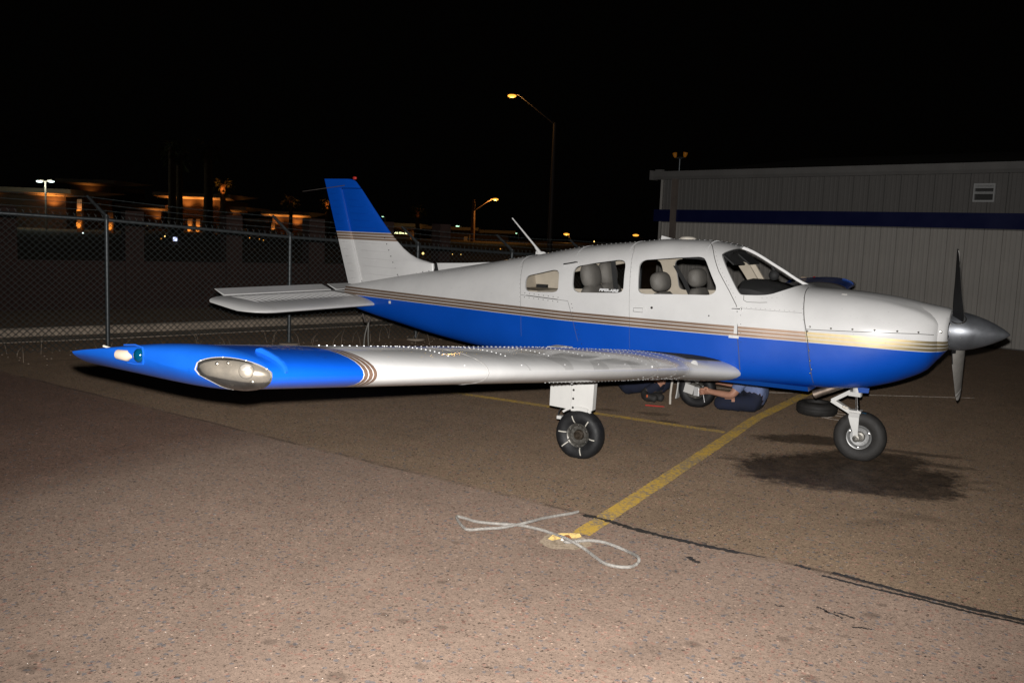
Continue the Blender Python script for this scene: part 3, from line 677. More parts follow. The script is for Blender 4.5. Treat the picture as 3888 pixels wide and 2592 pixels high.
# shop buildings: blocks with deep flat eaves, uplit from below
def shop(u0, u1, dep, v_soffit, label, over=1.8, lights=(), depth=14, trim=0.55, mat='stucco_dark', colu=()):
    a, b_ = PD(u0, v_soffit, dep), PD(u1, v_soffit, dep); zs = (a.z+b_.z)/2
    a, b_ = base(a), base(b_); t_ = (b_-a).normalized(); back = Vector((-t_.y, t_.x, 0))
    if back.dot(AXF) < 0: back = -back
    t = thing('shop_building', a, label, 'building', 'uplit shop buildings across the road')
    mb = MB(); mb.prism([a+Vector((0, 0, 0)), b_, b_+Vector((0, 0, zs)), a+Vector((0, 0, zs))], back*depth); mb.build('wall', mat, t, smooth=False)
    mb = MB(); f0, f1 = a-t_*over*0.75-back*over, b_+t_*over*0.75-back*over
    mb.loft([[q+Vector((0, 0, zs+0.004+sl)), q+Vector((0, 0, zs+0.004+sl+trim)), q+back*(depth+over*1.5)+Vector((0, 0, zs+sl+trim)), q+back*over*0.98+Vector((0, 0, zs+0.004))] for q, sl in ((f0, 0.35), (f1, 0.35))]); mb.build('roof', 'roof_trim', t, smooth=False)
    for fr, e in lights:
        q = a.lerp(b_, fr)-back*over*0.45+Vector((0, 0, zs-1.7)); lamp('SPOT', 'uplight', q, ORANGE, e, 0.15, Vector((0, 0, 1))+back*0.1, 130, 0.9)
    return t, a, b_, back, zs
S = {}
S[0] = shop(-420, 250, 120, 734, 'long dark shop with one bright eave corner behind the left fence panel', 2.2, [(0.93, 620), (0.55, 90)])
S[1] = shop(268, 420, 150, 705, 'tall dim tower block rising behind the left fence post', 2.0, [(0.5, 70)])
S[2] = shop(640, 850, 150, 757, 'shop tower with a wide glowing eave between the two left palm trunks', 2.3, [(0.12, 260), (0.35, 520), (0.7, 520), (0.95, 120)])
S[3] = shop(480, 612, 150, 798, 'low dark shop with a short glowing eave left of the wide tower', 1.6, [(0.9, 160)])
S[4] = shop(850, 915, 155, 806, 'small shop with a thin glowing eave right of the lit palm', 1.6, [(0.5, 260)])
S[5] = shop(1035, 1150, 155, 824, 'shop with two glowing eave panels behind the second fence arm', 2.0, [(0.12, 300), (0.80, 420)])
S[6] = shop(1380, 1570, 160, 866, 'dark shop with a glowing eave corner right of the tail fin', 1.8, [(0.93, 330)])
S[7] = shop(1640, 1790, 170, 880, 'low shop with a glowing eave behind the timber pole', 1.8, [(0.85, 380)])
S[8] = shop(1800, 1930, 175, 892, 'low shop with a faint eave light left of the cabin antenna', 1.8, [(0.85, 330)])
S[9] = shop(915, 1035, 158, 850, 'dark middle shop between two lit towers', 1.0, [])
# wall sconces washing columns
def sconce(u, v, dep, e=18, label='', up=True):
    c = PD(u, v, dep); t = thing('wall_sconce', c, label, 'wall light', 'orange wall lights on the shops')
    mb = MB(); mb.prism([c+AXR*-0.3+Vector((0, 0, -3.2)), c+AXR*0.3+Vector((0, 0, -3.2)), c+AXR*0.3+Vector((0, 0, 1.6)), c-AXR*0.3+Vector((0, 0, 1.6))], Vector((AXF.x, AXF.y, 0)).normalized()*0.5); mb.build('pilaster', 'stucco', t, smooth=False)
    mb = MB(); mb.lathe([(-0.34, 0.10), (-.1, 0.24), (0.30, 0.22)], c-AXF*0.25, (0, 0, 1), 10, cap=True); mb.build('shade', 'sconce_glow', t)
    lamp('POINT', 'sconce_light', c-AXF*0.55+Vector((0, 0, 0.35)), ORANGE, e, 0.1)
for (u, v, d, e, lb) in [(302, 806, 117, 60, 'orange wall light low on the far left shop'), (720, 872, 140, 70, 'left wall light of a close pair under the wide tower'), (752, 873, 140, 70, 'right wall light of a close pair under the wide tower'),
                      (924, 908, 140, 60, 'wall light on the column left of the orange doors'), (1037, 886, 145, 60, 'upper wall light by the second fence post'), (1037, 912, 139, 60, 'lower wall light by the second fence post'), (1140, 918, 145, 30, 'small wall light right of the second fence post'),
                      (302, 856, 104, 14, 'small wall light below the rail left of the first fence post'), (420, 862, 104, 14, 'small wall light just right of the first fence post'), (1767, 934, 160, 60, 'wall light left of the timber pole'), (1788, 925, 164, 40, 'wall light close beside the timber pole'), (1563, 918, 152, 40, 'wall light under the white script sign')]:
    sconce(u, v, d, e*0.38, lb)
# slatted orange shopfront doors
for (u0, u1, v0, v1, lb) in [(976, 1014, 934, 966, 'slatted orange shopfront door left of the second fence post'), (1057, 1090, 938, 976, 'slatted orange shopfront door right of the lower wall light')]:
    a = PD(u0, v1, 142); t = thing('shopfront_door', a, lb, 'door', 'slatted shop doors')
    for k in range(4):
        uu = u0+(u1-u0)*k/3.6; mb = MB(); q = PD(uu, v1, 142); h = PD(uu, v0, 142); mb.box((q+h)/2, (0.34, 0.2, (h-q).length), Matrix.Rotation(0.52, 3, 'Z')); mb.build('slat', 'stucco', t, smooth=False)
    lamp('POINT', 'door_light', PD((u0+u1)/2, v0-2, 138), ORANGE, 36, 0.2)
# warm globe lights and pin lights low down
for (u, v, d, r_, mt_, lb) in [(1107, 994, 60, .085, 'globe_warm', 'left globe of the bright pair right of the second fence post'), (1143, 997, 60, .05, 'globe_warm', 'right globe of the bright pair right of the second fence post'), (1081, 998, 60, .03, 'globe_warm', 'tiny warm globe just left of the second fence post'),
                           (1226, 1004, 60, .085, 'globe_warm', 'globe light left of the tail fin trailing edge, left of two'), (1268, 1007, 60, .085, 'globe_warm', 'globe light left of the tail fin trailing edge, right of two'), (559, 855, 60, .045, 'globe_warm', 'tiny yellow light under the rail between the first two fence posts'),
                           (626, 897, 60, .045, 'globe_warm', 'small yellow pin light in the dark gap between the piers'), (315, 884, 60, .045, 'white_lamp', 'small white pin light left of the first fence post'), (917, 924, 60, .04, 'sodium_dim', 'small red-orange pin light beside the lit column'),
                           (1606, 962, 60, .075, 'globe_warm', 'yellow lantern low behind the dorsal fairing'), (2256, 917, 60, .04, 'globe_warm', 'tiny warm light beside the thin post left of the hangar')]:
    c = PD(u, v, d); t = thing('bollard_light', base(c), lb, 'light', 'small low lights across the road')
    mb = MB(); mb.ell(c, (r_, r_, r_*1.1), 12); mb.build('globe', mt_, t)
    mb = MB(); mb.tube([base(c), c-Vector((0, 0, r_))], 0.02, 6); mb.build('post', 'pole_metal', t)
for (u, v, r_, mt_, lb) in [(612, 906, .035, 'sodium_dim', 'faint orange pin light beside the yellow one between the piers'), (948, 903, .03, 'sodium_dim', 'red-orange pin light in the row over the dark shopfront, leftmost'), (985, 908, .03, 'sodium_dim', 'red-orange pin light in the row over the dark shopfront, middle'),
                      (1000, 912, .025, 'sodium_dim', 'red-orange pin light in the row over the dark shopfront, rightmost'), (1024, 815, .03, 'sodium_dim', 'tiny red light at the left edge of the twin glowing eaves'), (1718, 965, .025, 'globe_warm', 'dim yellow speck low behind the dorsal strip, left of two'), (1750, 966, .025, 'globe_warm', 'dim yellow speck low behind the dorsal strip, right of two'), (1900, 945, .03, 'sodium_dim', 'tiny orange light under the bluish sign')]:
    c = PD(u, v, 60); t = thing('pin_light', c, lb, 'light', 'small low lights across the road'); mb = MB(); mb.ell(c, (r_, r_, r_), 10); mb.build('lamp_lens', mt_, t)
    mb = MB(); mb.tube([Vector((c.x, c.y, 0)), c-Vector((0, 0, r_))], 0.015, 5); mb.build('stem', 'pole_metal', t)
mb = MB(); c = PD(665, 908, 70); mb.box(c, (0.10, 0.3, 0.30)); o = mb.build('lit_panel', 'sign_blue', smooth=False, label='small pale lit panel in the dark gap left of the second fence post', cat='sign')
# shop signs
def sign(txt, u, v, dep, wpx, mat, label, shear=0.0, rise=0.0):
    cu = bpy.data.curves.new('sign_text', 'FONT'); cu.body = txt; cu.size = 1.0; cu.extrude = 0.03; cu.shear = shear; cu.align_x = 'LEFT'; cu.offset = 0.012
    tmp = bpy.data.objects.new('sign_text', cu); COL.objects.link(tmp)
    dg = bpy.context.evaluated_depsgraph_get(); me = bpy.data.meshes.new_from_object(tmp.evaluated_get(dg)); bpy.data.objects.remove(tmp)
    xs = [q.co.x for q in me.vertices]; wtxt = max(xs)-min(xs); s = (wpx/FPX*dep)/wtxt
    q = PD(u, v, dep); hx = (PD(u+wpx, v, dep)-q); hx.z = 0; hx.normalize(); up = Vector((0, 0, 1))
    me.transform(Matrix.Translation(q) @ Matrix((hx*s, up*s, -hx.cross(up)*-s)).transposed().to_4x4())
    me.materials.clear(); me.materials.append(MATS[mat]); me.name = 'sign_letters'
    t = thing('shop_sign', q, label, 'sign'); put('sign_letters', me, t); return t
sign('Ala Rive Salon', 1497, 887, 155, 63, 'sign_yellow', 'white-green script shop sign just right of the tail fin', 0.3)
t = sign('The UPS Store', 1642, 924, 155, 45, 'sign_white', 'white lettered shop sign with a gold shield at its right end')
mb = MB(); c = PD(1693, 917, 155); mb.prism([c+AXR*a+Vector((0, 0, b_)) for a, b_ in ((-0.16, 0.30), (0.16, 0.30), (0.17, -0.1), (0.0, -0.32), (-0.17, -0.1))], AXF*0.08); mb.build('shield', 'sign_gold', t, smooth=False)
t = sign('Patuck Blinds Ems', 1857, 935, 155, 50, 'sign_blue', 'bluish white lettered shop sign left of the fourth fence arm')
mb = MB(); c = PD(1913, 929, 155); mb.box(c, (0.26, 0.1, 0.36)); mb.build('logo_panel', 'white_lamp', t, smooth=False)
# palms: tall thin trunks, dead-leaf skirts, drooping fronds
def palm(u, v_top, dep, label, rad=0.28, lit=None, seed=1, crown=1.0, grp='palm trees among the shops'):
    rnd = random.Random(seed); tp = PD(u, v_top, dep); b0 = base(tp); t = thing('palm_tree', b0, label, 'palm tree', grp)
    mb = MB(); mb.tube([b0, b0.lerp(tp, 0.5)+Vector((0.05, 0, 0)), tp], [rad*1.3, rad, rad*0.85], 10)
    for k in range(46):
        z = k/46; q = b0.lerp(tp, 0.4+0.6*z); a = k*2.4; d = Vector((math.cos(a), math.sin(a), 0)); mb.add([q+d*rad*0.8-d.cross(Vector((0, 0, 1)))*0.12, q+d*rad*0.8+d.cross(Vector((0, 0, 1)))*0.12, q+d*rad*1.35+Vector((0, 0, 0.35))], [(0, 1, 2)])
    mb.build('trunk', 'palm_bark', t)
    mb = MB()
    for k in range(34):
        a = rnd.uniform(0, 6.283); el = rnd.uniform(-0.6, 1.1); ln = rnd.uniform(1.3, 2.0)*crown; d = Vector((math.cos(a), math.sin(a), 0)); sd = d.cross(Vector((0, 0, 1)))
        P_ = [tp+(d*math.cos(el)+Vector((0, 0, math.sin(el))))*ln*f+Vector((0, 0, -0.5*ln*f*f*f)) for f in (0.1, 0.5, 0.75)]
        mb.tube(P_, 0.02, 3)
        for j in range(9):
            b_ = -1.1+2.2*j/8; dd = (P_[2]-P_[1]).normalized()*math.cos(b_)+sd*math.sin(b_); e_ = P_[2]+dd*ln*0.5+Vector((0, 0, -0.25*abs(b_)-0.1)); s2 = dd.cross(Vector((0, 0, 1))).normalized()*0.05
            mb.add([P_[2]-s2*0.4, P_[2]+s2*0.4, P_[2].lerp(e_, 0.6)+s2, e_, P_[2].lerp(e_, 0.6)-s2], [(0, 1, 2, 3, 4)])
    mb.build('crown', 'palm_leaf', t, smooth=False)
    if lit:
        sp = b0.lerp(tp, lit[1])+Vector(tuple(-AXF*1.2+AXR*0.3)); sp.z = tp.z*lit[1]
        lamp('SPOT', 'palm_uplight', sp, (1.0, 0.30, 0.05), lit[0], 0.1, (tp+Vector((0, 0, 0.3))-sp).normalized(), 60, 0.5)
palm(846, 700, 130, 'palm tree with trunk and crown base lit orange from below', 0.40, (900, 0.74), 1, 0.9)
palm(652, 560, 110, 'dark palm trunk in front of the wide eave, left of two', 0.42, None, 2)
palm(680, 590, 112, 'dark palm trunk in front of the wide eave, right of two', 0.36, None, 3)
palm(790, 560, 112, 'dark palm trunk at the right end of the wide eave', 0.50, None, 4)
palm(1242, 768, 150, 'palm tree dimly lit orange just left of the tail fin', 0.34, (420, 0.74), 5, 0.8)
palm(1586, 792, 150, 'faintly lit palm between the tail fin and the timber pole', 0.34, (26, 0.6), 6, 0.8)
palm(1104, 760, 150, 'dark palm behind the second fence arm', 0.30, (30, 0.72), 7, 0.8)

# ================================================================== the aeroplane
plane = thing('light_aircraft', (-1.5, 0, 0), 'blue and white single engine low wing aeroplane parked in the middle of the apron', 'aeroplane')
ST = [(0.585,1.365,0.99,.30,1.16,2.6,2.4),(0.545,1.392,0.93,.355,1.155,2.5,2.3),(0.50,1.407,.87,.385,1.15,2.5,2.3),(0.36,1.443,.785,.43,1.14,2.5,2.5),(0.19,1.468,.715,.465,1.13,2.5,2.8),
(0.0,1.485,.665,.49,1.12,2.6,3.2),(-.22,1.497,.64,.505,1.11,2.7,3.6),(-.5,1.507,.635,.52,1.10,2.8,4.),(-.56,1.525,.634,.523,1.10,2.75,4.),(-.8,1.655,.63,.54,1.09,2.6,4.5),
(-1.12,1.818,.615,.555,1.08,2.7,5.),(-1.3,1.863,.60,.56,1.08,2.8,5.),(-1.5,1.881,.595,.56,1.08,2.8,5.),(-1.8,1.878,.595,.56,1.08,2.8,5.),(-2.2,1.835,.59,.555,1.08,2.8,5.),
(-2.67,1.780,.59,.535,1.08,2.7,4.5),(-3.24,1.67,.61,.47,1.08,2.6,4.),(-3.57,1.61,.63,.43,1.08,2.5,3.6),(-3.93,1.542,.655,.375,1.08,2.4,3.3),(-4.48,1.445,.713,.295,1.09,2.3,3.),
(-5.04,1.348,.80,.205,1.08,2.3,2.8),(-5.64,1.231,.905,.115,1.07,2.2,2.6),(-5.87,1.189,.965,.07,1.08,2.2,2.5)]
def pchip(xs, ys):
    n = len(xs); h = [xs[i+1]-xs[i] for i in range(n-1)]; d = [(ys[i+1]-ys[i])/h[i] for i in range(n-1)]
    m_ = [0]*n; m_[0] = d[0]; m_[-1] = d[-1]
    for i in range(1, n-1):
        if d[i-1]*d[i] > 0:
            w1 = 2*h[i]+h[i-1]; w2 = h[i]+2*h[i-1]; m_[i] = (w1+w2)/(w1/d[i-1]+w2/d[i])
    def f(x):
        x = min(max(x, xs[0]), xs[-1]); i = 0
        while i < n-2 and x > xs[i+1]: i += 1
        t = (x-xs[i])/h[i]
        return (1+2*t)*(1-t)**2*ys[i]+t*(1-t)**2*h[i]*m_[i]+t*t*(3-2*t)*ys[i+1]+t*t*(t-1)*h[i]*m_[i+1]
    return f
S2 = sorted(ST); FPF = [pchip([s[0] for s in S2], [s[k] for s in S2]) for k in range(1, 7)]
def fus(X): return [f(X) for f in FPF]
def halfw(X, z):
    zt, zb, w_, zc, nu, nl = fus(X)
    q, n = ((z-zc)/(zt-zc), nu) if z >= zc else ((zc-z)/(zc-zb), nl)
    return 0.0 if q >= 1 else w_*(1-q**n)**(1/n)
SW = pchip([-0.42, -.38, -.07, .118, .306, .444, .535, .60], [1.475, 1.47, 1.46, 1.439, 1.403, 1.365, 1.319, 1.25])
def sst(a, b_, x):
    t = min(max((x-a)/(b_-a), 0), 1); return t*t*(3-2*t)
NR = 48
def ring(X, off=0.0, shear=0.0):
    """closed ring of points round the fuselage at station X (off: inward), shear: slope of the ring in X"""
    zt, zb, w_, zc, nu, nl = fus(X); out = []
    zt -= off; zb += off; w_ = max(w_-off, 0.01)
    for k in range(2*NR):
        a = math.pi*k/NR
        s, c = abs(math.sin(a)), math.cos(a)
        n = nu if c >= 0 else nl
        z = zc+(zt-zc)*c**(2/n) if c >= 0 else zc-(zc-zb)*(-c)**(2/n)
        y = w_*s**(2/n)
        x = X
        if shear:
            fr = (z-zc)/(zt-zc) if c >= 0 else (z-zc)/(zc-zb)
            for _ in range(4):
                x = X-(z-1.1)*0.19*shear; q = fus(x)
                z = q[3]+fr*((q[0]-off-q[3]) if c >= 0 else (q[3]-q[1]-off))
            q = fus(x); y = max(q[2]-off, 0.01)*s**(2/(q[4] if c >= 0 else q[5]))
        if X > -0.42 and off == 0:
            g = sst(-0.30, 0.45, X)*0.030; zs = SW(X)
            up = sst(zs-0.012, zs+0.012, z)*g
            y = max(y-up*1.3, 0); 
            if z > zs+0.02: z = z-up*0.12
        out.append(Vector((x, -y if a <= math.pi else y, z)))
    return out
def bool_mesh(me, cutters, op):
    o = bpy.data.objects.new('tmp_body', me); COL.objects.link(o); tmp = [o]
    for c in cutters:
        co = bpy.data.objects.new('tmp_cut', c); COL.objects.link(co); tmp.append(co)
        md = o.modifiers.new('b', 'BOOLEAN'); md.operation = op; md.object = co; md.solver = 'EXACT'
    dg = bpy.context.evaluated_depsgraph_get(); dg.update()
    out = bpy.data.meshes.new_from_object(o.evaluated_get(dg))
    for q in tmp: bpy.data.objects.remove(q)
    return out
# ---- windows (outline on the side of the body: x, z)
def dense(poly, n=4): return [(q.x, q.y) for q in smooth_pts([Vector((*q, 0)) for q in poly], n)]
WIN = {
 'front': [(-1.986,1.400),(-1.960,1.392),(-1.957,1.399),(-1.986,1.624),(-1.972,1.655),(-1.936,1.675),(-1.644,1.708),(-1.428,1.728),(-1.381,1.718),(-1.349,1.678),(-1.225,1.477),(-1.222,1.436),(-1.247,1.408),(-1.288,1.395),(-1.583,1.383),(-1.888,1.364),(-1.937,1.372)],
 'mid': [(-2.649,1.389),(-2.668,1.520),(-2.658,1.560),(-2.630,1.582),(-2.469,1.617),(-2.216,1.661),(-2.165,1.660),(-2.135,1.640),(-2.123,1.606),(-2.105,1.401),(-2.117,1.372),(-2.153,1.357),(-2.410,1.342),(-2.575,1.332),(-2.625,1.347)],
 'rear': [(-3.208,1.340),(-3.219,1.410),(-3.211,1.444),(-3.184,1.461),(-3.044,1.494),(-2.903,1.530),(-2.855,1.530),(-2.829,1.503),(-2.821,1.468),(-2.806,1.355),(-2.820,1.328),(-2.854,1.316),(-3.038,1.305),(-3.150,1.301),(-3.190,1.314)]}
WIN['front'] = WIN['front'][3:]+[(-1.958, 1.398)]
WSH = [(-1.245,1.752),(-1.238,1.770),(-1.197,1.797),(-1.160,1.815),(-1.120,1.90),(-0.53,1.62),(-0.545,1.532),(-0.562,1.522),(-0.57,1.517),(-0.663,1.473),(-0.745,1.438),(-0.80,1.426),(-0.87,1.420),(-0.975,1.416),(-1.005,1.418),(-1.022,1.432),(-1.051,1.470),(-1.135,1.592)]
def cutter(poly, y0, y1):
    mb = MB(); mb.prism([(x, y0, z) for x, z in poly], (0, y1-y0, 0), 2); return mb
PMATS = ['body_paint', 'cabin_lining', 'white_paint']
def cut_mesh(poly, y0, y1):
    return cutter(poly, y0, y1).mesh('cut', PMATS, smooth=False)
def rounded(poly):
    P_ = list(poly); out = []
    n = len(P_)
    for i in range(n):
        a, b_, c = Vector(P_[i-1]), Vector(P_[i]), Vector(P_[(i+1) % n])
        for t in (0.25, 0.5, 0.75) if min((a-b_).length, (c-b_).length) < 0.09 else (0.5,):
            p0 = b_+(a-b_)*min(0.5, 0.03/max((a-b_).length, 1e-4)); p1 = b_+(c-b_)*min(0.5, 0.03/max((c-b_).length, 1e-4))
            q = p0.lerp(b_, t).lerp(b_.lerp(p1, t), t); out.append((q.x, q.y))
    return out
cuts = []
for k in WIN:
    P_ = rounded(WIN[k])
    cuts += [(P_, -0.80, -0.18), (P_, 0.18, 0.80)]
PW = rounded(WSH)
cuts += [(PW, -0.80, -0.018), (PW, 0.018, 0.80)]
XS = [-5.87, -5.8, -5.64, -5.4, -5.2, -5.04, -4.8, -4.6, -4.4, -4.2, -4.0, -3.8, -3.6]+[-3.5+0.08*i for i in range(33)]+[-0.87+0.06*i for i in range(7)]+[-0.46, -0.425]
XS = [x for x in XS if x <= -0.424]
mb = MB(); mb.loft([ring(x, 0.0, sst(-1.15, -0.5, x)) for x in XS], 0)
XI = [x for x in XS if -3.75 < x < -0.45]
mb2 = MB(); mb2.loft([ring(x, 0.022, sst(-1.15, -0.5, x)) for x in XI], 1)
me_o = mb.mesh('outer', PMATS); me_i = mb2.mesh('inner', PMATS)
shell = bool_mesh(me_o, [me_i]+[cut_mesh(*c) for c in cuts], 'DIFFERENCE')
shade(shell, True, 32); shell.name = 'fuselage'
fuselage = put('fuselage', shell, plane)
# panes: a thin skin just under the outer surface, trimmed to each opening
XP = [x for x in XS if -3.5 < x < -0.45]
for name, poly, ys in [('windscreen_pane', PW, ((-0.8, -0.012), (0.012, 0.8)))]+[('window_pane', rounded(WIN[k]), ((-0.8, -0.16), (0.16, 0.8))) for k in WIN]:
    for y0, y1 in ys:
        # pane = the patch of the loft inside the outline (a single curved sheet)
        A = MB(); A.loft([ring(x, 0.010, sst(-1.15, -0.5, x)) for x in XP], 0); A_ = A.mesh('a', ['window_glass'])
        B = MB(); B.loft([ring(x, 0.013, sst(-1.15, -0.5, x)) for x in XP], 0); B_ = B.mesh('b', ['window_glass'])
        cx = sum(q[0] for q in poly)/len(poly); cz = sum(q[1] for q in poly)/len(poly)
        big = [(cx+(q[0]-cx)*1.004, cz+(q[1]-cz)*1.004) for q in poly]
        c_ = MB(); c_.prism([(x, y0, z) for x, z in big], (0, y1-y0, 0)); C_ = c_.mesh('c', ['window_glass'], smooth=False)
        sh = bool_mesh(A_, [B_], 'DIFFERENCE'); pane = bool_mesh(sh, [C_], 'INTERSECT'); pane.materials.clear(); pane.materials.append(MATS['window_glass']); shade(pane, True, 40)
        pane.name = name
        po = put(name, pane, plane)
        if name == 'window_pane' and y0 < 0 and poly is not None and abs(cx+2.4) < 0.15:
            cu = bpy.data.curves.new('decal', 'FONT'); cu.body = 'PIPER-AIRE'; cu.size = 0.034; cu.shear = 0.2; cu.extrude = 0.0006; cu.offset = 0.0016
            tmp = bpy.data.objects.new('decal', cu); COL.objects.link(tmp); dg = bpy.context.evaluated_depsgraph_get(); dm = bpy.data.meshes.new_from_object(tmp.evaluated_get(dg)); bpy.data.objects.remove(tmp)
            x0 = -2.358; wv = max(q.co.x for q in dm.vertices); s_ = 0.205/wv
            for q in dm.vertices:
                X_ = x0+q.co.x*s_; Z_ = 1.362+q.co.y*1.0+0.010*(X_+2.3)
                q.co = Vector((X_, -(halfw(X_, Z_)-0.006)-q.co.z, Z_))
            dm.materials.clear(); dm.materials.append(MATS['decal_white']); put('window_lettering', dm, po)
def skin(X, z, o=0.0015, side=-1): return Vector((X, side*(halfw(X, z)+o), z))
def on_skin(P_, r, name, mat, parent, n=3, seg=6, proud=0.0):
    mb = MB(); pts = []
    for a, b_ in zip(P_[:-1], P_[1:]):
        for i in range(n): t = i/n; pts.append(skin(a[0]+(b_[0]-a[0])*t, a[1]+(b_[1]-a[1])*t, proud))
    pts.append(skin(*P_[-1], proud)); mb.tube(pts, r, seg); return mb.build(name, mat, parent)
def studs(P_, r, mb, o=0.0, n=8, side=-1):
    for X, z in P_:
        c = skin(X, z, o, side); mb.lathe([(0, r), (r*0.3, r*0.9), (r*0.6, r*0.5), (r*0.7, 0.0005)], c, (0, side, 0.15), n)
def along(P_, step):
    out = []
    for a, b_ in zip(P_[:-1], P_[1:]):
        a, b_ = Vector(a), Vector(b_); k = max(1, int((b_-a).length/step))
        for i in range(k): q = a.lerp(b_, i/k); out.append((q.x, q.y))
    return out
# cowling: its own piece, with the moulded cheek line
XC = [-0.4235+0.04*i for i in range(24)]+[0.535, 0.555, 0.57, 0.58, 0.585]
XC = sorted(set(x for x in XC if x <= 0.586))
rings = [ring(x, 0.0, sst(0.25, -0.40, x)) for x in XC]
last = rings[-1]; cz = Vector((0.585, 0, 1.16)); rings += [[cz+(q-cz)*0.90+Vector((0.008, 0, 0)) for q in last], [cz+(q-cz)*0.6+Vector((0.008, 0, 0)) for q in last]]
mb = MB(); mb.loft(rings); cowl = mb.build('engine_cowling', ['cowl_paint'], plane, ang=35)
# nose bowl ahead of the cheeks
def nring(X, zt, zb, w_, zc, n): 
    return [Vector((X, -w_*(abs(math.sin(a))**(2/n))*(1 if a <= math.pi else -1), zc+((zt-zc) if math.cos(a) >= 0 else (zc-zb))*(abs(math.cos(a))**(2/n))*(1 if math.cos(a) >= 0 else -1))) for a in [2*math.pi*k/64 for k in range(64)]]
mb = MB(); mb.loft([nring(0.40, 1.43, 0.85, .36, 1.16, 2.3), nring(0.50, 1.413, 0.90, .335, 1.16, 2.3), nring(0.575, 1.402, 0.965, .315, 1.17, 2.3), nring(0.615, 1.395, 1.02, .295, 1.18, 2.2), nring(0.640, 1.385, 1.055, .265, 1.19, 2.1), nring(0.645, 1.36, 1.07, .22, 1.20, 2.1), nring(0.62, 1.33, 1.09, .18, 1.20, 2.0)])
mb.build('nose_bowl', ['cowl_paint'], plane)
for sd in (-1, 1):
    mb = MB(); mb.lathe([(0.0, 0.05), (0.006, 0.062), (-0.02, 0.068)], (0.640, sd*0.185, 1.225), (1, 0, 0), 20, cap=True); mb.build('air_inlet', 'black_cover', plane)
on_skin([(-.505, 1.500), (-.498, 1.47), (-.478, 1.40), (-.447, 1.245), (-.427, 1.166), (-.411, 1.097), (-.388, .968), (-.362, .797), (-.352, .70)], 0.0035, 'cowl_joint', 'seam_dark', cowl)
on_skin([(-.427, 1.163), (-.29, 1.166), (.08, 1.180), (.43, 1.192), (.55, 1.190)], 0.0028, 'cowl_split_line', 'seam_dark', cowl, 6)
mb = MB(); studs([(-.395, 1.186), (-.225, 1.186), (-.055, 1.193), (.115, 1.198), (.285, 1.203), (.44, 1.205)], 0.0095, mb, -0.002); mb.build('cowl_fastener', 'screw_metal', cowl)
mb = MB(); studs([(-.413, 1.148), (-.400, 1.065), (-.388, .985), (-.374, .90), (-.360, .825), (-.372, .79)], 0.0095, mb, -0.002); mb.build('cowl_fastener', 'screw_metal', cowl)
mb = MB(); mb.lathe([(0, .011), (.005, .010), (.007, .0)], (0.598, -0.318, 1.215), (0.3, -1, 0), 10); mb.build('cowl_fastener', 'screw_metal', cowl)
mb = MB(); mb.box((-0.18, -0.275, 1.466), (0.045, 0.008, 0.006)); mb.build('oil_door_latch', 'screw_metal', cowl)
# panel joints, door, hatch
LN = lambda P_, name='panel_joint', r=0.0022, n=4, mat='seam_dark': on_skin(P_, r, name, mat, fuselage, n)
door = [(-1.403,1.855),(-1.36,1.825),(-1.329,1.784),(-1.228,1.611),(-1.106,1.443),(-1.03,1.325),(-1.013,1.254),(-.997,1.049),(-.975,.90),(-.962,.759)]
LN(door, 'door_joint', 0.0034)
LN([(-2.120,1.80),(-2.091,1.75),(-2.066,1.60),(-2.048,1.458),(-2.023,1.133),(-2.005,.848)], 'door_joint', 0.0013)
LN([(-3.338,1.60),(-3.310,1.538),(-3.281,1.422),(-3.247,1.249),(-3.234,1.085),(-3.22,.85)], r=0.0016)
LN([(-3.244,1.262),(-2.95,1.253),(-2.684,1.244),(-2.652,1.167),(-2.612,1.045),(-2.552,.868)], 'baggage_hatch_joint', 0.0018)
on_skin([(-3.18, 1.262), (-2.80, 1.249)], 0.0042, 'baggage_hatch_hinge', 'seam_dark', fuselage, 6)
LN([(-.975,1.412),(-.972,1.372),(-.943,1.358),(-.834,1.360),(-.772,1.366)], 'vent_window_joint', 0.0022)
LN([(-1.013,1.302),(-.80,1.298),(-.60,1.296),(-.47,1.297)], r=0.0012)
mb = MB()
studs(along([(-3.20,1.285),(-2.74,1.268)], 0.055)+along([(-3.20,1.243),(-2.74,1.226)], 0.055), 0.0048, mb); studs(along([(-2.64,1.22),(-2.60,1.06)], 0.04), 0.0045, mb)
studs(along([(-2.585,1.02),(-2.49,.80)], 0.045), 0.0045, mb); studs(along([(-.985,1.24),(-.95,.85)], 0.075), 0.0035, mb)
mb.build('hatch_screw', 'dark_screw', fuselage)
mb = MB()
for P_ in ([(-3.36,1.61),(-3.30,1.50),(-3.262,1.24),(-3.245,1.1)], [(-2.115,1.80),(-2.06,1.60),(-2.035,1.3)], [(-1.33,1.81),(-1.17,1.56),(-1.02,1.36)], [(-.98,1.31),(-.5,1.306)], [(-4.4,1.41),(-4.1,1.46),(-3.4,1.62)], [(-.62,1.46),(-.70,1.41),(-.86,1.395)], [(-.49,1.42),(-.455,1.24),(-.435,1.17)]):
    studs(along(P_, 0.040), 0.0032, mb, 0.0, 6)
mb.build('rivet_line', 'panel_grey', fuselage, kind='stuff')
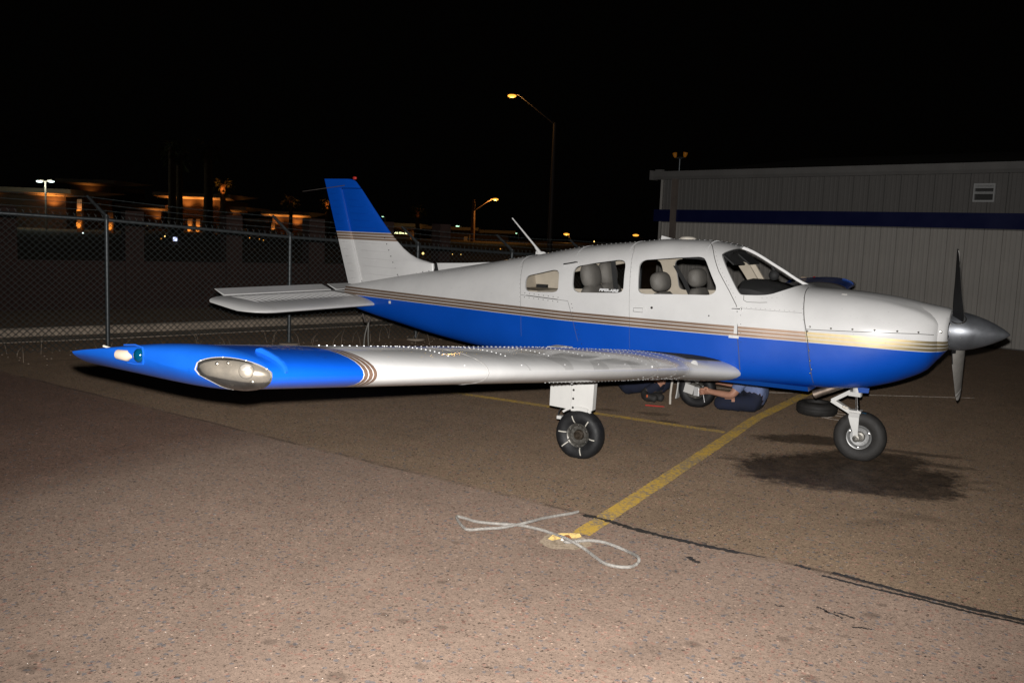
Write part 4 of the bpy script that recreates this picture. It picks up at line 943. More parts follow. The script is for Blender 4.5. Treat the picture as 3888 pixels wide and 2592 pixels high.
# bright rivets along the roof edge and the crown
mb = MB()
def crown(X, y): 
    zt, zb, w_, zc, nu, nl = fus(X); q = min(abs(y)/w_, 1); return zc+(zt-zc)*(1-q**nu)**(1/nu)
for y in (-0.10, 0.10):
    X = -3.6
    while X < -1.15:
        mb.lathe([(0, .006), (.003, .005), (.004, .0)], (X, y, crown(X, y)), (0, 0, 1), 6); X += 0.05
for X in (-1.39, -2.14, -2.70, -3.36):
    for k in range(16): y = -0.35+0.022*k; mb.lathe([(0, .0055), (.003, .005), (.004, .0)], (X, y, crown(X, y)), (0, -0.3, 1), 6)
mb.build('rivet_line', 'rivet_metal', fuselage, kind='stuff')
# door furniture
mb = MB(); h0 = -halfw(-1.93, 1.215)
mb.loft([[Vector((x, h0-o, z)) for x, z in ((-1.995, 1.190), (-1.995, 1.236), (-1.885, 1.242), (-1.858, 1.228), (-1.858, 1.204), (-1.885, 1.190))] for o in (-0.004, 0.004)]); hd = mb.build('door_handle', 'white_paint', plane, ang=20)
mb = MB(); L_ = [(-1.985, 1.197), (-1.985, 1.230), (-1.895, 1.235), (-1.895, 1.196), (-1.985, 1.197)]; mb.tube([(x, h0-0.0045, z) for x, z in L_], 0.0022, 6); mb.build('handle_outline', 'seam_dark', hd)
mb = MB(); mb.lathe([(0, .012), (.004, .011), (.005, .004)], skin(-1.808, 1.245, -0.001), (0, -1, 0), 12, cap=True); mb.build('door_lock', 'dark_screw', plane)
mb = MB(); mb.lathe([(0, .007), (.003, .006), (.004, .002)], skin(-1.265, 1.214, -0.001), (0, -1, 0), 10, cap=True); mb.build('door_lock', 'dark_screw', plane)
mb = MB(); c = skin(-1.028, 1.292, 0.004); mb.box(c, (0.10, 0.006, 0.032)); hg = mb.build('door_hinge', 'white_paint', plane, smooth=False)
mb = MB(); mb.tube([c+Vector((-0.035, -0.008, 0)), c+Vector((0.042, -0.006, 0.004))], 0.005, 8); mb.ell(c+Vector((0.046, -0.006, 0.004)), (0.009, 0.007, 0.009), 10); mb.build('hinge_pin', 'chrome', hg)
mb = MB(); a = skin(-2.795, 1.585, 0.0); b_ = skin(-2.655, 1.612, 0.0)
mb.tube([a, a+Vector((0.006, -0.02, 0.006)), a.lerp(b_, 0.5)+Vector((0, -0.026, 0.004)), b_+Vector((-0.008, -0.02, 0.004)), b_], [0.010, 0.009, 0.008, 0.009, 0.010], 8); mb.build('grab_handle', 'chrome', plane)
mb = MB(); sk = skin(-5.093, 1.043, 0.0); mb.box(sk, (0.030, 0.006, 0.030)); mb.build('static_port', 'white_paint', plane, smooth=False)
mb = MB(); mb.box(skin(-1.018, 1.17, 0.001), (0.030, 0.003, 0.19)); mb.box(skin(-1.03, 1.048, 0.001), (0.09, 0.003, 0.026)); mb.build('touch_up_patch', 'white_paint', plane, smooth=False)
# windscreen centre strip
mb = MB(); P_ = [Vector((x, 0, crown(x, 0)+0.004)) for x in [-1.15+0.05*i for i in range(13)]]
mb.loft([[q+Vector((0, -0.028, -0.006)), q+Vector((0, -0.027, 0.001)), q+Vector((0, 0.027, 0.001)), q+Vector((0, 0.028, -0.006))] for q in P_])
strip_o = mb.build('windscreen_strip', 'white_paint', plane, ang=20)
mb = MB()
for q in P_[1::2]:
    for y in (-0.018, 0.018): mb.lathe([(0, .005), (.004, .004), (.005, .0)], q+Vector((0, y, 0.001)), (0.4, 0, 1), 6)
mb.build('strip_screw', 'screw_metal', strip_o)
# aerials on the roof
mb = MB(); a = Vector((-3.262, 0, 1.662)); mb.loft([[a+Vector((-0.085, -.012, 0)), a+Vector((-.04, -.022, 0)), a+Vector((0.07, -.012, 0)), a+Vector((0.07, .012, 0)), a+Vector((-.04, .022, 0)), a+Vector((-0.085, .012, 0))], [a+Vector((-0.085, -.008, .03)), a+Vector((-.05, -.014, .03)), a+Vector((0.01, -.006, .03)), a+Vector((0.01, .006, .03)), a+Vector((-.05, .014, .03)), a+Vector((-0.085, .008, .03))]])
mb.tube([a+Vector((-0.045, 0, 0.02)), a+Vector((-0.10, 0, 0.085)), PY(1945, 828, 0)], [0.022, 0.011, 0.006], 8); mb.build('whip_aerial', 'white_paint', plane)
mb = MB(); a = Vector((-1.70, 0, 1.880)); mb.lathe([(-0.01, .085), (.005, .082), (.020, .065), (.027, .03), (.028, .001)], a, (0, 0, 1), 24, cap=True); mb.build('roof_aerial', 'lamp_cream', plane)
mb = MB(); mb.loft([[Vector((x, y, z)) for x, y, z in ((-1.955, -.05, 1.868), (-1.855, -.04, 1.868), (-1.855, .04, 1.868), (-1.955, .05, 1.868))], [Vector((x, y, z)) for x, y, z in ((-1.96, -.02, 1.905), (-1.87, -.02, 1.885), (-1.87, .02, 1.885), (-1.96, .02, 1.905))]]); mb.build('roof_scoop', 'white_paint', plane, smooth=False)

# ---- cabin interior
mb = MB(); mb.box((-1.75, 0, 0.80), (2.3, 0.86, 0.03)); mb.build('cabin_floor', 'seat_leather', plane, smooth=False)
mb = MB(); mb.loft([ring(-3.56, 0.026), ring(-3.54, 0.026)]); mb.build('rear_bulkhead', 'cabin_lining', plane, smooth=False)
mb = MB(); mb.box((-3.35, 0.05, 1.20), (0.35, 0.60, 0.20)); mb.build('baggage_shelf', 'cabin_lining', plane, smooth=False)
mb = MB(); mb.box((-3.42, 0.30, 1.31), (0.12, 0.05, 0.05)); mb.build('baggage_latch', 'black_cover', plane, smooth=False)
def seat(x, y, hz, lean=0.22, hx=0.0):
    up = Vector((-math.sin(lean), 0, math.cos(lean))); b0 = Vector((x, y, 0.98)); fw = Vector((math.cos(lean), 0, math.sin(lean)))
    def pad(c0, h, wd_, th, name, par, e=3.2):
        rings = []
        for k in range(11):
            t = -1+2*k/10; sc = (1-abs(t)**6*0.35); q = c0+up*(h/2)*(t+1)
            rings.append([q+Vector((0, 1, 0))*wd_/2*sc*math.copysign(abs(math.cos(a))**(2/e), math.cos(a))+fw*th/2*sc*math.copysign(abs(math.sin(a))**(2/e), math.sin(a)) for a in [2*math.pi*j/20 for j in range(20)]])
        mb = MB(); mb.loft(rings); return mb.build(name, 'seat_leather', par)
    s = pad(b0, hz-0.98-0.10, 0.44, 0.13, 'seat', plane)
    mb = MB(); mb.box((x+0.25, y, 0.98), (0.50, 0.44, 0.14)); mb.build('seat_cushion', 'seat_leather', s)
    hc = b0+up*(hz-0.98); rings = []
    for k in range(13):
        t_ = -1+2*k/12; e = max(1-abs(t_)**2.6, 0.0)**0.42; q = hc+Vector((0, t_*0.15, 0))
        rings.append([q+fw*0.078*(0.12+0.88*e)*math.copysign(abs(math.cos(a))**0.8, math.cos(a))+up*(0.095+hx)*(0.2+0.8*e)*math.copysign(abs(math.sin(a))**0.8, math.sin(a)) for a in [2*math.pi*j/20 for j in range(20)]])
    mb = MB(); mb.loft(rings); mb.build('headrest', 'seat_leather', s)
    for d in (-.05, .05): mb = MB(); mb.tube([hc+Vector((0, d, 0)), hc-up*0.14+Vector((0, d, 0))], 0.006, 6); mb.build('headrest_post', 'black_cover', s)
    return s
seat(-1.74, -0.26, 1.485); seat(-1.585, 0.25, 1.515, 0.16); seat(-2.475, -0.26, 1.50, 0.20, 0.03); seat(-2.53, 0.26, 1.51, 0.20, 0.03)
for (x, y, sx) in ((-2.28, -0.42, 0.06), (-2.02, 0.46, 0.30)):
    mb = MB(); P_ = [Vector((x, y, 1.66)), Vector((x+sx*0.5, y*0.98, 1.45)), Vector((x+sx, y*0.9, 1.20))]
    mb.loft([[q+Vector((-.024, 0, 0)), q+Vector((.024, 0, 0)), q+Vector((.024, .004, 0)), q+Vector((-.024, .004, 0))] for q in P_]); mb.build('seat_belt', 'black_cover', plane, smooth=False)
# instrument panel under a dark cover, yoke, compass
mb = MB(); rings = []
for x, h, w_ in ((-1.10, 1.30, .40), (-1.09, 1.50, .40), (-1.05, 1.545, .42), (-0.95, 1.545, .43), (-0.80, 1.515, .42), (-0.66, 1.47, .30)):
    zl = 1.25; rings.append([Vector((x, y, z)) for y, z in ((-w_, zl), (-w_, h-.08), (-w_*0.8, h-.015), (0, h), (w_*0.8, h-.015), (w_, h-.08), (w_, zl))])
mb.loft(rings); mb.build('glareshield_cover', 'black_cover', plane)
mb = MB(); mb.box((-1.05, 0, 1.10), (0.10, 0.96, 0.46)); mb.build('instrument_panel', 'black_cover', plane, smooth=False)
mb = MB(); mb.ell((-0.86, 0, 1.585), (0.05, 0.045, 0.05), 14); mb.tube([(-0.86, 0, 1.62), (-0.88, 0, 1.665)], 0.016, 8); mb.build('compass', 'black_cover', plane)
for y in (-0.27, 0.27):
    mb = MB(); mb.tube([(-1.08, y, 1.32), (-1.24, y, 1.33)], 0.015, 8); mb.tube([(-1.24, y+0.13*math.cos(a), 1.34+0.11*math.sin(a)) for a in [math.pi*(1.15+1.7*i/14)-math.pi for i in range(15)]], 0.013, 8); mb.build('control_yoke', 'black_cover', plane)
for sd in (-1, 1):
    mb = MB(); mb.box((-1.17, sd*0.24, 1.715), (0.14, 0.34, 0.012), Matrix.Rotation(R(38), 3, 'Y')); mb.build('sun_visor', 'black_cover', plane, smooth=False)
mb = MB(); mb.loft([[Vector((x, y, crown(x, y)-0.034)) for y in (-.40, -.30, -.18, 0, .18, .30, .40)]+[Vector((x, y, crown(x, y)-0.046)) for y in (.40, .30, .18, 0, -.18, -.30, -.40)] for x in (-1.60, -1.45, -1.30, -1.19)]); mb.build('overhead_panel', 'black_cover', plane)
mb = MB(); mb.box((-1.13, 0.30, 1.455), (0.012, 0.012, 0.04)); mb.build('yoke_clip', 'chrome', plane)
for sd in (1,):
    mb = MB(); mb.tube([(-1.22, sd*0.43, 1.71), (-1.06, sd*0.485, 1.45)], [0.030, 0.030], 8); mb.build('door_post_trim', 'cabin_lining', plane)

# ---- wings
FX = [(1-math.cos(math.pi*i/22))/2 for i in range(23)]
def foil(x, t=0.15, m_=0.022):
    yt = 5*t*0.95*(.2969*math.sqrt(x)-.126*x-.3516*x**2+.2843*x**3-.1036*x**4); yc = m_*4*x*(1-x); return yc+yt, yc-yt
Z0, INC, DIH, TAP, TS = 0.675, R(3.41), math.tan(R(5.99)), 0.421, 1.032
def wing_frame(ay):
    t = max(0, (ay-2.7)/2.7); le = -1.204-0.007*t; ch = 1.6-TAP*t
    if ay < 1.15:
        g = ((1.15-ay)/0.6); e = 0.235*min(g, 1.05)**1.15; le += e; ch += e
    return le, ch
def wing_pt(ay, xc, top, ts=1.0, sd=-1, o=0.0, zadd=0.0):
    le, ch = wing_frame(ay); zu, zl = foil(xc); z = (zu if top else zl)*TS*ts*(1.6-TAP*max(0, (ay-2.7)/2.7))*(1+0.08*max(0, (ay-4.4)/1.5))
    x = xc*ch; ca, sa = math.cos(INC), math.sin(INC); z += o if top else -o
    return Vector((le-x*ca-z*sa*0, sd*ay, Z0+DIH*ay+z*ca-x*sa+zadd+(0.0 if ay > 1.15 else 0.0)))
def wing_ring(ay, sd, ts=1.0):
    return [wing_pt(ay, x, True, ts, sd) for x in reversed(FX)]+[wing_pt(ay, x, False, ts, sd) for x in FX[1:-1]]
TIPY0, TIPY1 = 5.95, 6.11
def tip_ring(s, sd):
    """s 0..1 from the last rib outward: the cap rounds off and its nose sweeps back"""
    ay = TIPY0+(TIPY1-TIPY0)*s; k = math.sqrt(max(1-s*s, 0.0)); out = []
    le, ch = wing_frame(TIPY0)
    nose = 0.42*(1-math.sqrt(max(1-s**1.7, 0))); tail = 0.10*s
    b0 = wing_pt(TIPY0, 0, True, 1, sd)
    for top, xs in ((True, list(reversed(FX))), (False, FX[1:-1])):
        for x in xs:
            zu, zl = foil(x); zm = (zu+zl)/2+0.022; zz = (zm+((zu if top else zl)-zm)*(0.06+0.94*k))*TS*ch*1.08
            X_ = nose+(ch-nose-tail)*x
            out.append(Vector((le-X_*math.cos(INC), sd*ay, Z0+DIH*ay+zz-X_*math.sin(INC)+0.030*s*x)))
    return out
WY = [0.50, 0.56, 0.62, 0.70, 0.80, 0.90, 1.0, 1.08, 1.15, 1.25, 1.5, 1.9, 2.3, 2.7, 3.1, 3.6, 4.1, 4.6, 5.0, 5.4, 5.7, TIPY0]
RIV_Y = [1.15, 1.45, 1.75, 2.05, 2.45, 2.9, 3.4, 3.95, 4.55]
for sd in (-1, 1):
    mb = MB(); mb.loft([wing_ring(y, sd) for y in WY]); wing = mb.build('wing', 'wing_paint', plane, ang=50, label='right wing reaching toward the camera' if sd < 0 else None)
    mb = MB(); mb.loft([tip_ring(s, sd) for s in (0, .12, .25, .4, .55, .7, .82, .91, .97, 1.0)]); tip = mb.build('wing_tip', 'blue_paint', wing, ang=60)
    # walkway beside the body
    mb = MB(); g = []
    for ay in (0.56, 0.62, 0.70, 0.80, 0.90, 1.0): g.append([wing_pt(ay, x, True, 1, sd, 0.005) for x in FX if 0.066 < x < 0.66])
    mb.loft(g, closed=False, cap=False); mb.build('walkway', 'walkway_black', wing)
    # rivets: rows along ribs, spar rows along the span
    mb = MB()
    def riv(p_, up): mb.lathe([(-0.001, .0048), (.0018, .0044), (.003, .0022), (.0034, .0002)], p_, up, 6)
    for ry in RIV_Y:
        k = 0; x = 0.02
        while x < 0.62:
            riv(wing_pt(ry, x, True, 1, sd), (0, 0, 1)); x += 0.022
            if ry > 2.2 and x < 0.10: x = 0.10
        x = 0.03
        while x < 0.35 and ry < 2.2:
            riv(wing_pt(ry, x, False, 1, sd), (0, 0, -1)); x += 0.025
    ay = 1.0
    while ay < 5.2:
        riv(wing_pt(ay, 0.36, True, 1, sd), (0, 0, 1))
        if ay < 3.4: riv(wing_pt(ay, 0.13, False, 1, sd), (0.5, 0, -1)); riv(wing_pt(ay+0.02, 0.30, False, 1, sd), (0, 0, -1))
        ay += 0.06
    mb.build('rivet_line', 'rivet_metal', wing, kind='stuff')
    # leading-edge joints and stall strip
    for jy in (1.15, 1.45, 1.88, 4.35):
        mb = MB(); xs_ = [0.30, 0.2, 0.12, 0.06, 0.025, 0.008, 0.0]; P_ = [wing_pt(jy, x, True, 1, sd, 0.0) for x in xs_]+[wing_pt(jy, x, False, 1, sd, 0.0) for x in reversed(xs_[:-1])]
        mb.tube(P_, 0.0028, 6); mb.build('skin_joint', 'gutter_grey', wing)
    mb = MB(); mb.tube([wing_pt(y, 0.006, True, 1, sd, 0.004) for y in (1.50, 1.6, 1.9, 1.98)], 0.008, 6); mb.build('stall_strip', 'white_paint', wing)
    mb = MB(); mb.lathe([(0, .034), (.008, .030), (.010, .012)], wing_pt(1.02, 0.03, True, 1, sd, -0.004), (0.8, sd*0.6, 0.3), 18, cap=True); mb.build('root_cap', 'white_paint', wing)
    c = wing_pt(2.62, 0.30, True, 1, sd); 
    # fuel filler and hinge brackets near the trailing edge
    for (yy, xx) in ((1.72, 0.60), (1.55, 0.62)):
        c = wing_pt(yy, xx, True, 1, sd); mb = MB(); mb.box(c+Vector((0, 0, 0.018)), (0.10, 0.16, 0.035)); mb.build('hinge_fairing', 'white_paint', wing, ang=20)
    # tie-down ring and drain under the wing
    mb = MB(); c = wing_pt(2.45, 0.28, False, 1, sd); mb.tube([c+Vector((0.018*math.cos(a), 0, -0.006-0.02*math.sin(a))) for a in [math.pi*i/8 for i in range(9)]], 0.004, 6); mb.build('tie_down_ring', 'white_paint', wing)
    # landing light let into the front corner of the tip: reflector, bulb, clear cover
    def tip_pt(s, x, top, o=0.0):
        ay = TIPY0+(TIPY1-TIPY0)*s; k = math.sqrt(max(1-s*s, 0.0)); le, ch = wing_frame(TIPY0)
        nose = 0.42*(1-math.sqrt(max(1-s**1.7, 0))); tail = 0.10*s
        def at_(s_, x_, tp):
            zu, zl = foil(x_); zm = (zu+zl)/2+0.022; zz = (zm+((zu if tp else zl)-zm)*(0.06+0.94*k))*TS*ch*1.08; X_ = nose+(ch-nose-tail)*x_
            return Vector((le-X_*math.cos(INC), sd*ay, Z0+DIH*ay+zz-X_*math.sin(INC)+0.030*s_*x_))
        q = at_(s, x, top); c_ = at_(s, 0.22, True).lerp(at_(s, 0.22, False), 0.5); n_ = (q-c_); n_.y += sd*(0.02+0.10*s); n_.normalize()
        return q+n_*o
    def lens_patch(o, k=1.0, nu=22, nv=14):
        g = []
        for i in range(nu+1):
            qf = 0.5+(i/nu-0.5)*k; s = min(max(0.90*qf, 0.0), 0.97); e = max(math.sin(math.pi*min(max(qf, 0), 1)), 0)**0.55
            xu, xl = (0.012+0.105*qf)*e*k, (0.17-0.10*qf)*e*k
            g.append([tip_pt(s, (abs(b_)**1.5)*(xu if b_ >= 0 else xl), b_ >= 0, o*(1 if 0 < i < nu and abs(b_) < 0.99 else 0.4)) for b_ in [-1+2*j/nv for j in range(nv+1)]])
        return g
    mb = MB(); g = lens_patch(0.003); mb.loft(g, closed=False, cap=False); ll = mb.build('landing_light', 'reflector', wing)
    mb = MB(); g = lens_patch(0.016, 1.0); mb.loft(g, closed=False, cap=False); mb.build('lens_cover', 'lens_clear', ll)
    mb = MB(); g = lens_patch(0.007, 1.02); edge = [r_[-1] for r_ in g]+[r_[0] for r_ in reversed(g)]; edge.append(edge[0]); mb.tube(edge, 0.0028, 6); mb.build('lens_rim', 'gutter_grey', ll)
    mb = MB(); c = tip_pt(0.45, 0.004, True, 0.006); mb.lathe([(-.004, .030), (.002, .027), (.005, .019), (.0065, .009), (.007, .0)], c, (0.62, sd*0.75, 0.18), 24); mb.build('bulb', 'reflector', ll)
    for s_, x_, tp_, r_ in ((0.72, 0.03, True, .008), (0.60, 0.035, True, .007), (0.34, 0.012, False, .010), (0.50, 0.06, False, .008)):  # small metal discs added inside the lens to give bright glints
        c = tip_pt(s_, x_, tp_, 0.004); mb = MB(); mb.lathe([(0, r_), (r_*.2, r_*.8), (r_*.3, .0)], c, (0.6, sd*0.8, 0.2), 12); mb.build('lens_glint', 'screw_metal', ll)
    mb = MB()
    for e in edge[2::6]: mb.lathe([(0, .005), (.004, .004), (.005, .0)], e, (0.7, sd*0.6, 0.1), 8)
    mb.build('lens_screw', 'screw_metal', ll)
    # navigation light and strobe on the tip edge
    c = tip_pt(0.94, 0.50, True, -0.03) if sd > 0 else PY(529, 1349, -6.105); c2 = c+Vector((-0.16, sd*0.012, 0.0)) if sd > 0 else PY(480, 1348, -6.10)
    mb = MB(); mb.ell(c, (0.026, 0.022, 0.029), 16); mb.build('navigation_light', 'nav_green' if sd < 0 else 'red_plastic', tip)
    mb = MB(); mb.lathe([(-0.045, 0.008), (-0.042, 0.020), (0.018, 0.022), (0.028, 0.014), (0.045, 0.006)], c2+Vector((0, sd*0.006, 0)), (1, 0, 0), 14, cap=True); mb.build('strobe_light', 'roof_trim', tip)
    if sd < 0: mb = MB(); mb.tube([c+Vector((x, sd*0.002, z)) for x, z in ((-0.09, 0.034), (-0.02, 0.041), (0.022, 0.034), (0.034, 0.0), (0.024, -0.032), (-0.02, -0.038), (-0.07, -0.036))], 0.0035, 6); mb.build('light_surround', 'blue_paint', tip)
    # small wing fence that hugs the nose of the last rib
    mb = MB(); A_, B_ = [], []
    for x, h in ((0.15, 0.010), (0.13, 0.020), (0.10, 0.020), (0.06, 0.018), (0.03, 0.016), (0.012, 0.012), (0.002, 0.006)):
        q = wing_pt(5.865, x, True, 1, sd); le, ch = wing_frame(5.865)
        nx = Vector((0.25 if x > 0.1 else 0.75, 0, 1.0)).normalized(); A_.append(q-nx*0.01); B_.append(q+nx*h)
    mb.loft([[a_+Vector((0, -0.006, 0)), b2+Vector((0, -0.006, 0)), b2+Vector((0, 0.006, 0)), a_+Vector((0, 0.006, 0))] for a_, b2 in zip(A_, B_)]); mb.build('tip_fence', 'blue_paint', wing, smooth=False)
    # rear edge static wick on the tip
    q = PY(450, 1325, -6.0); q2 = PY(393, 1313, -6.0); q.y *= -sd; q2.y *= -sd; mb = MB(); mb.tube([q, q.lerp(q2, 0.5)-Vector((0, 0, 0.004)), q2], 0.0045, 5); mb.build('static_wick', 'lamp_cream', wing)
    # aileron and flap as pieces of the rear edge
# ---- tail
def slab(name, pts, y, th, mat, parent, edge=0.35, nchord=10):
    """flat aerofoil from rows of (front, back) points"""
    mb = MB(); rings = []
    for (xf, zf), (xb, zb), ry in pts:
        r_ = []
        for x in list(reversed(FX)): 
            t_ = foil(x, 0.10, 0.0)[0]; r_.append((x, t_))
        for x in FX[1:-1]: r_.append((x, -foil(x, 0.10, 0.0)[0]))
        ch = math.hypot(xf-xb, zf-zb)
        rings.append([Vector((xf+(xb-xf)*x, y+t_*ch*ry, zf+(zb-zf)*x)) for x, t_ in r_])
    mb.loft(rings); return mb.build(name, mat, parent, ang=50)
def fin_le(z): return FL(z)
FL = pchip([1.16, 1.50, 1.513, 1.545, 1.588, 1.65, 1.715, 1.807, 2.10, 2.36, 2.410, 2.424], [-4.62, -4.64, -4.70, -4.86, -4.965, -5.065, -5.142, -5.242, -5.51, -5.742, -5.80, -5.865])
HL = lambda z: -5.655-(z-1.234)*(0.325/1.066)     # rudder hinge
TE = lambda z: -5.862-(z-1.189)*(0.402/1.235)     # rear edge
zs_ = [1.12, 1.25, 1.35, 1.45, 1.50, 1.513, 1.53, 1.55, 1.588, 1.65, 1.715, 1.807, 1.95, 2.10, 2.25, 2.35, 2.40, 2.418]
slab('tail_fin', [((FL(z), z), (HL(z)-0.004, z), 1.0 if z < 2.38 else 0.7) for z in zs_[:-4]+[2.25, 2.312]], 0, 0.1, 'fin_paint', plane)
fin = [o for o in plane.children if o.name == 'tail_fin'][0]
slab('rudder', [((HL(z)-0.012 if z < 2.318 else FL(z), z), (TE(z), z), 1.3 if z < 2.31 else 1.0 if z < 2.39 else 0.6) for z in (1.20, 1.35, 1.5, 1.7, 1.9, 2.1, 2.3, 2.317, 2.319, 2.35, 2.39, 2.412, 2.424)], 0, 0.1, 'fin_paint', plane)
rud = [o for o in plane.children if o.name == 'rudder'][0]
# pressed stiffening ribs on both faces
def fin_y(x, z):
    f_, h_ = FL(z), HL(z); ch = f_-h_; xc = (f_-x)/max(ch, 0.01); return foil(min(max(xc, 0), 1), 0.10, 0.0)[0]*ch
for k, z in enumerate([1.335, 1.425, 1.515, 1.605, 1.695, 1.87, 1.95, 2.03, 2.11, 2.19]):
    x0, x1 = HL(z)+0.05, FL(z)-0.10-(0.25 if z < 1.56 else 0.1 if z < 1.7 else 0); x0, x1 = min(x0, x1), max(x0, x1)
    if x1-x0 < 0.1: continue
    for sd in (-1, 1):
        mb = MB(); mb.tube([Vector((x0+(x1-x0)*i/6, sd*(fin_y(x0+(x1-x0)*i/6, z)-0.0005), z-0.012*i/6)) for i in range(7)], [0.001, .006, .006, .006, .006, .006, .001], 6); mb.build('pressed_rib', 'fin_paint', fin)
for k, z in enumerate([1.27, 1.355, 1.44, 1.525, 1.61, 1.69, 1.85, 1.93, 2.01, 2.09, 2.17, 2.25]):
    x0, x1 = TE(z)+0.045, HL(z)-0.05
    for sd in (-1, 1):
        ch = abs(HL(z)-TE(z)); yy = lambda x: foil(min(max((HL(z)-0.012-x)/ch, 0), 1), 0.10, 0)[0]*ch*1.3
        mb = MB(); mb.tube([Vector((x0+(x1-x0)*i/4, sd*(yy(x0+(x1-x0)*i/4)-0.0005), z)) for i in range(5)], [.001, .006, .006, .006, .001], 6); mb.build('pressed_rib', 'fin_paint', rud)
mb = MB()
for t in range(7): z = 1.30+0.068*t; x = -5.20-0.0+(-0.0)*t; mb.lathe([(0, .007), (.003, .006), (.004, .0)], (-5.23-0.035*t+0.12, -fin_y(-5.23-0.035*t+0.12, z+0.05)-0.0, z+0.05), (0, -1, 0), 8)
for k in range(7): X = -5.10+0.085*k; mb.lathe([(0, .006), (.003, .005), (.004, .0)], (X, -0.045, crown(X, 0.04)+0.006), (0, -1, 0.5), 8)
mb.build('fin_screw', 'dark_screw', fin)
mb = MB(); mb.tube([Vector((HL(z)-0.004, -fin_y(HL(z)+0.03, z)-0.003, z)) for z in (1.25, 1.6, 1.9, 2.3)], 0.008, 6); mb.build('hinge_line', 'fin_paint', fin)
mb = MB(); q = PY(1310, 704, -0.02); mb.tube([PY(1310, 704, -0.02), PY(1149, 727, -0.10)], [0.005, 0.0028], 6); mb.build('whip_aerial', 'pole_metal', fin)
mb = MB(); mb.ell((-5.80, 0, 2.435), (0.03, 0.02, 0.02), 10); mb.build('beacon', 'red_plastic', fin)
mb = MB(); mb.add([(-5.40, -0.012, 1.70), (-5.70, -0.012, 1.70), (-5.66, -0.012, 1.58), (-5.39, -0.012, 1.59)], [(0, 1, 2, 3)])
# dorsal strip forward of the fin
mb = MB(); mb.loft([[Vector((x, -w_, crown(x, 0.03)-0.03)), Vector((x, -w_*0.35, zt)), Vector((x, w_*0.35, zt)), Vector((x, w_, crown(x, 0.03)-0.03))] for x, w_, zt in ((-4.60, 0.045, 1.508), (-4.55, 0.045, 1.510), (-4.2, 0.035, 1.528), (-3.98, 0.02, 1.545), (-3.88, 0.01, 1.552))]); mb.build('dorsal_fairing', 'white_paint', plane, ang=25)
mb = MB(); mb.prism([(-4.59, -0.034, 1.508), (-4.575, -0.034, 1.508), (-4.54, -0.055, 1.43), (-4.60, -0.055, 1.42)], (0, -0.006, 0)); mb.build('fairing_gap', 'black_cover', plane, smooth=False)
# stabilator: full-moving, nose down
SB = R(8.5)
def stab_ring(y, le, ch, ts=1.0, z0=1.0, dz=0.0):
    r_ = []
    for x in reversed(FX): r_.append((x, foil(x, 0.115, 0.0)[0]*ts))
    for x in FX[1:-1]: r_.append((x, foil(x, 0.115, 0.0)[1]*ts))
    return [Vector((le-(x*math.cos(SB)+t_*math.sin(SB))*ch, y, z0+dz+(x*math.sin(SB)+t_*math.cos(SB))*ch)) for x, t_ in r_]
for sd in (-1, 1):
    mb = MB(); mb.loft([stab_ring(sd*y, le, ch, ts) for y, le, ch, ts in ((0.02, -5.345, 0.76, 1), (0.14, -5.345, 0.76, 1), (0.6, -5.345, 0.755, 1), (1.2, -5.345, 0.75, 1), (1.72, -5.348, 0.745, 1), (1.82, -5.37, 0.715, .9), (1.90, -5.43, 0.64, .75), (1.945, -5.52, 0.53, .5), (1.96, -5.62, 0.40, .1))])
    st = mb.build('stabilator', 'white_paint', plane, ang=55)
    for k in range(19):
        y = sd*(0.22+0.082*k); mb = MB(); P_ = []
        for i in range(8):
            x = 0.34+0.54*i/7; t_ = foil(x, 0.115, 0)[0]; P_.append(Vector((-5.345-(x*math.cos(SB)+t_*math.sin(SB))*0.75, y, 1.0+(x*math.sin(SB)+t_*math.cos(SB))*0.75+0.0005)))
        mb.tube(P_, [0.001, .007, .008, .008, .008, .008, .007, .001], 6); mb.build('pressed_rib', 'white_paint', st)
    mb = MB(); a = R(22); x0, z0 = -5.345-0.755*math.cos(SB), 1.0+0.755*math.sin(SB)
    mb.loft([[Vector((x0, sd*y, z0+0.010)), Vector((x0-0.16*math.cos(a), sd*y, z0+0.16*math.sin(a)+0.003)), Vector((x0-0.16*math.cos(a), sd*y, z0+0.16*math.sin(a)-0.002)), Vector((x0, sd*y, z0-0.010))] for y in (0.05, 1.70)]); mb.build('trim_tab', 'white_paint', plane, ang=20)
# tail tie-down ring
mb = MB(); q = PY(1400, 1210, 0); mb.tube([Vector((q.x+0.03, 0, q.z+0.02)), Vector((q.x+0.01, 0, q.z-0.035)), Vector((q.x-0.05, 0, q.z-0.04)), Vector((q.x-0.09, 0, q.z+0.05))], 0.012, 8); mb.build('tail_skid', 'pole_metal', plane)
TAILQ = Vector((q.x, 0, q.z-0.04))

# ---- propeller and spinner
HUB = Vector((0.70, 0, 1.209))
mb = MB(); mb.lathe([(-0.075, 0.05), (-0.075, 0.158), (-0.02, 0.162), (0.05, 0.157), (0.12, 0.140), (0.20, 0.112), (0.27, 0.080), (0.33, 0.046), (0.365, 0.022), (0.382, 0.006), (0.384, 0.0005)], HUB, (1, 0, 0), 40); spn = mb.build('spinner', 'spinner_metal', plane, ang=40)
mb = MB(); mb.lathe([(-0.078, 0.158), (-0.078, 0.165), (-0.066, 0.165), (-0.066, 0.160)], HUB, (1, 0, 0), 40); mb.build('spinner_bulkhead', 'aluminium', plane)
mb = MB()
for k in range(16):
    a = 2*math.pi*k/16; n_ = Vector((0.05, math.cos(a), math.sin(a))); mb.lathe([(0, .006), (.003, .005), (.004, .0)], HUB+Vector((-0.05, 0.160*math.cos(a), 0.160*math.sin(a))), n_, 8)
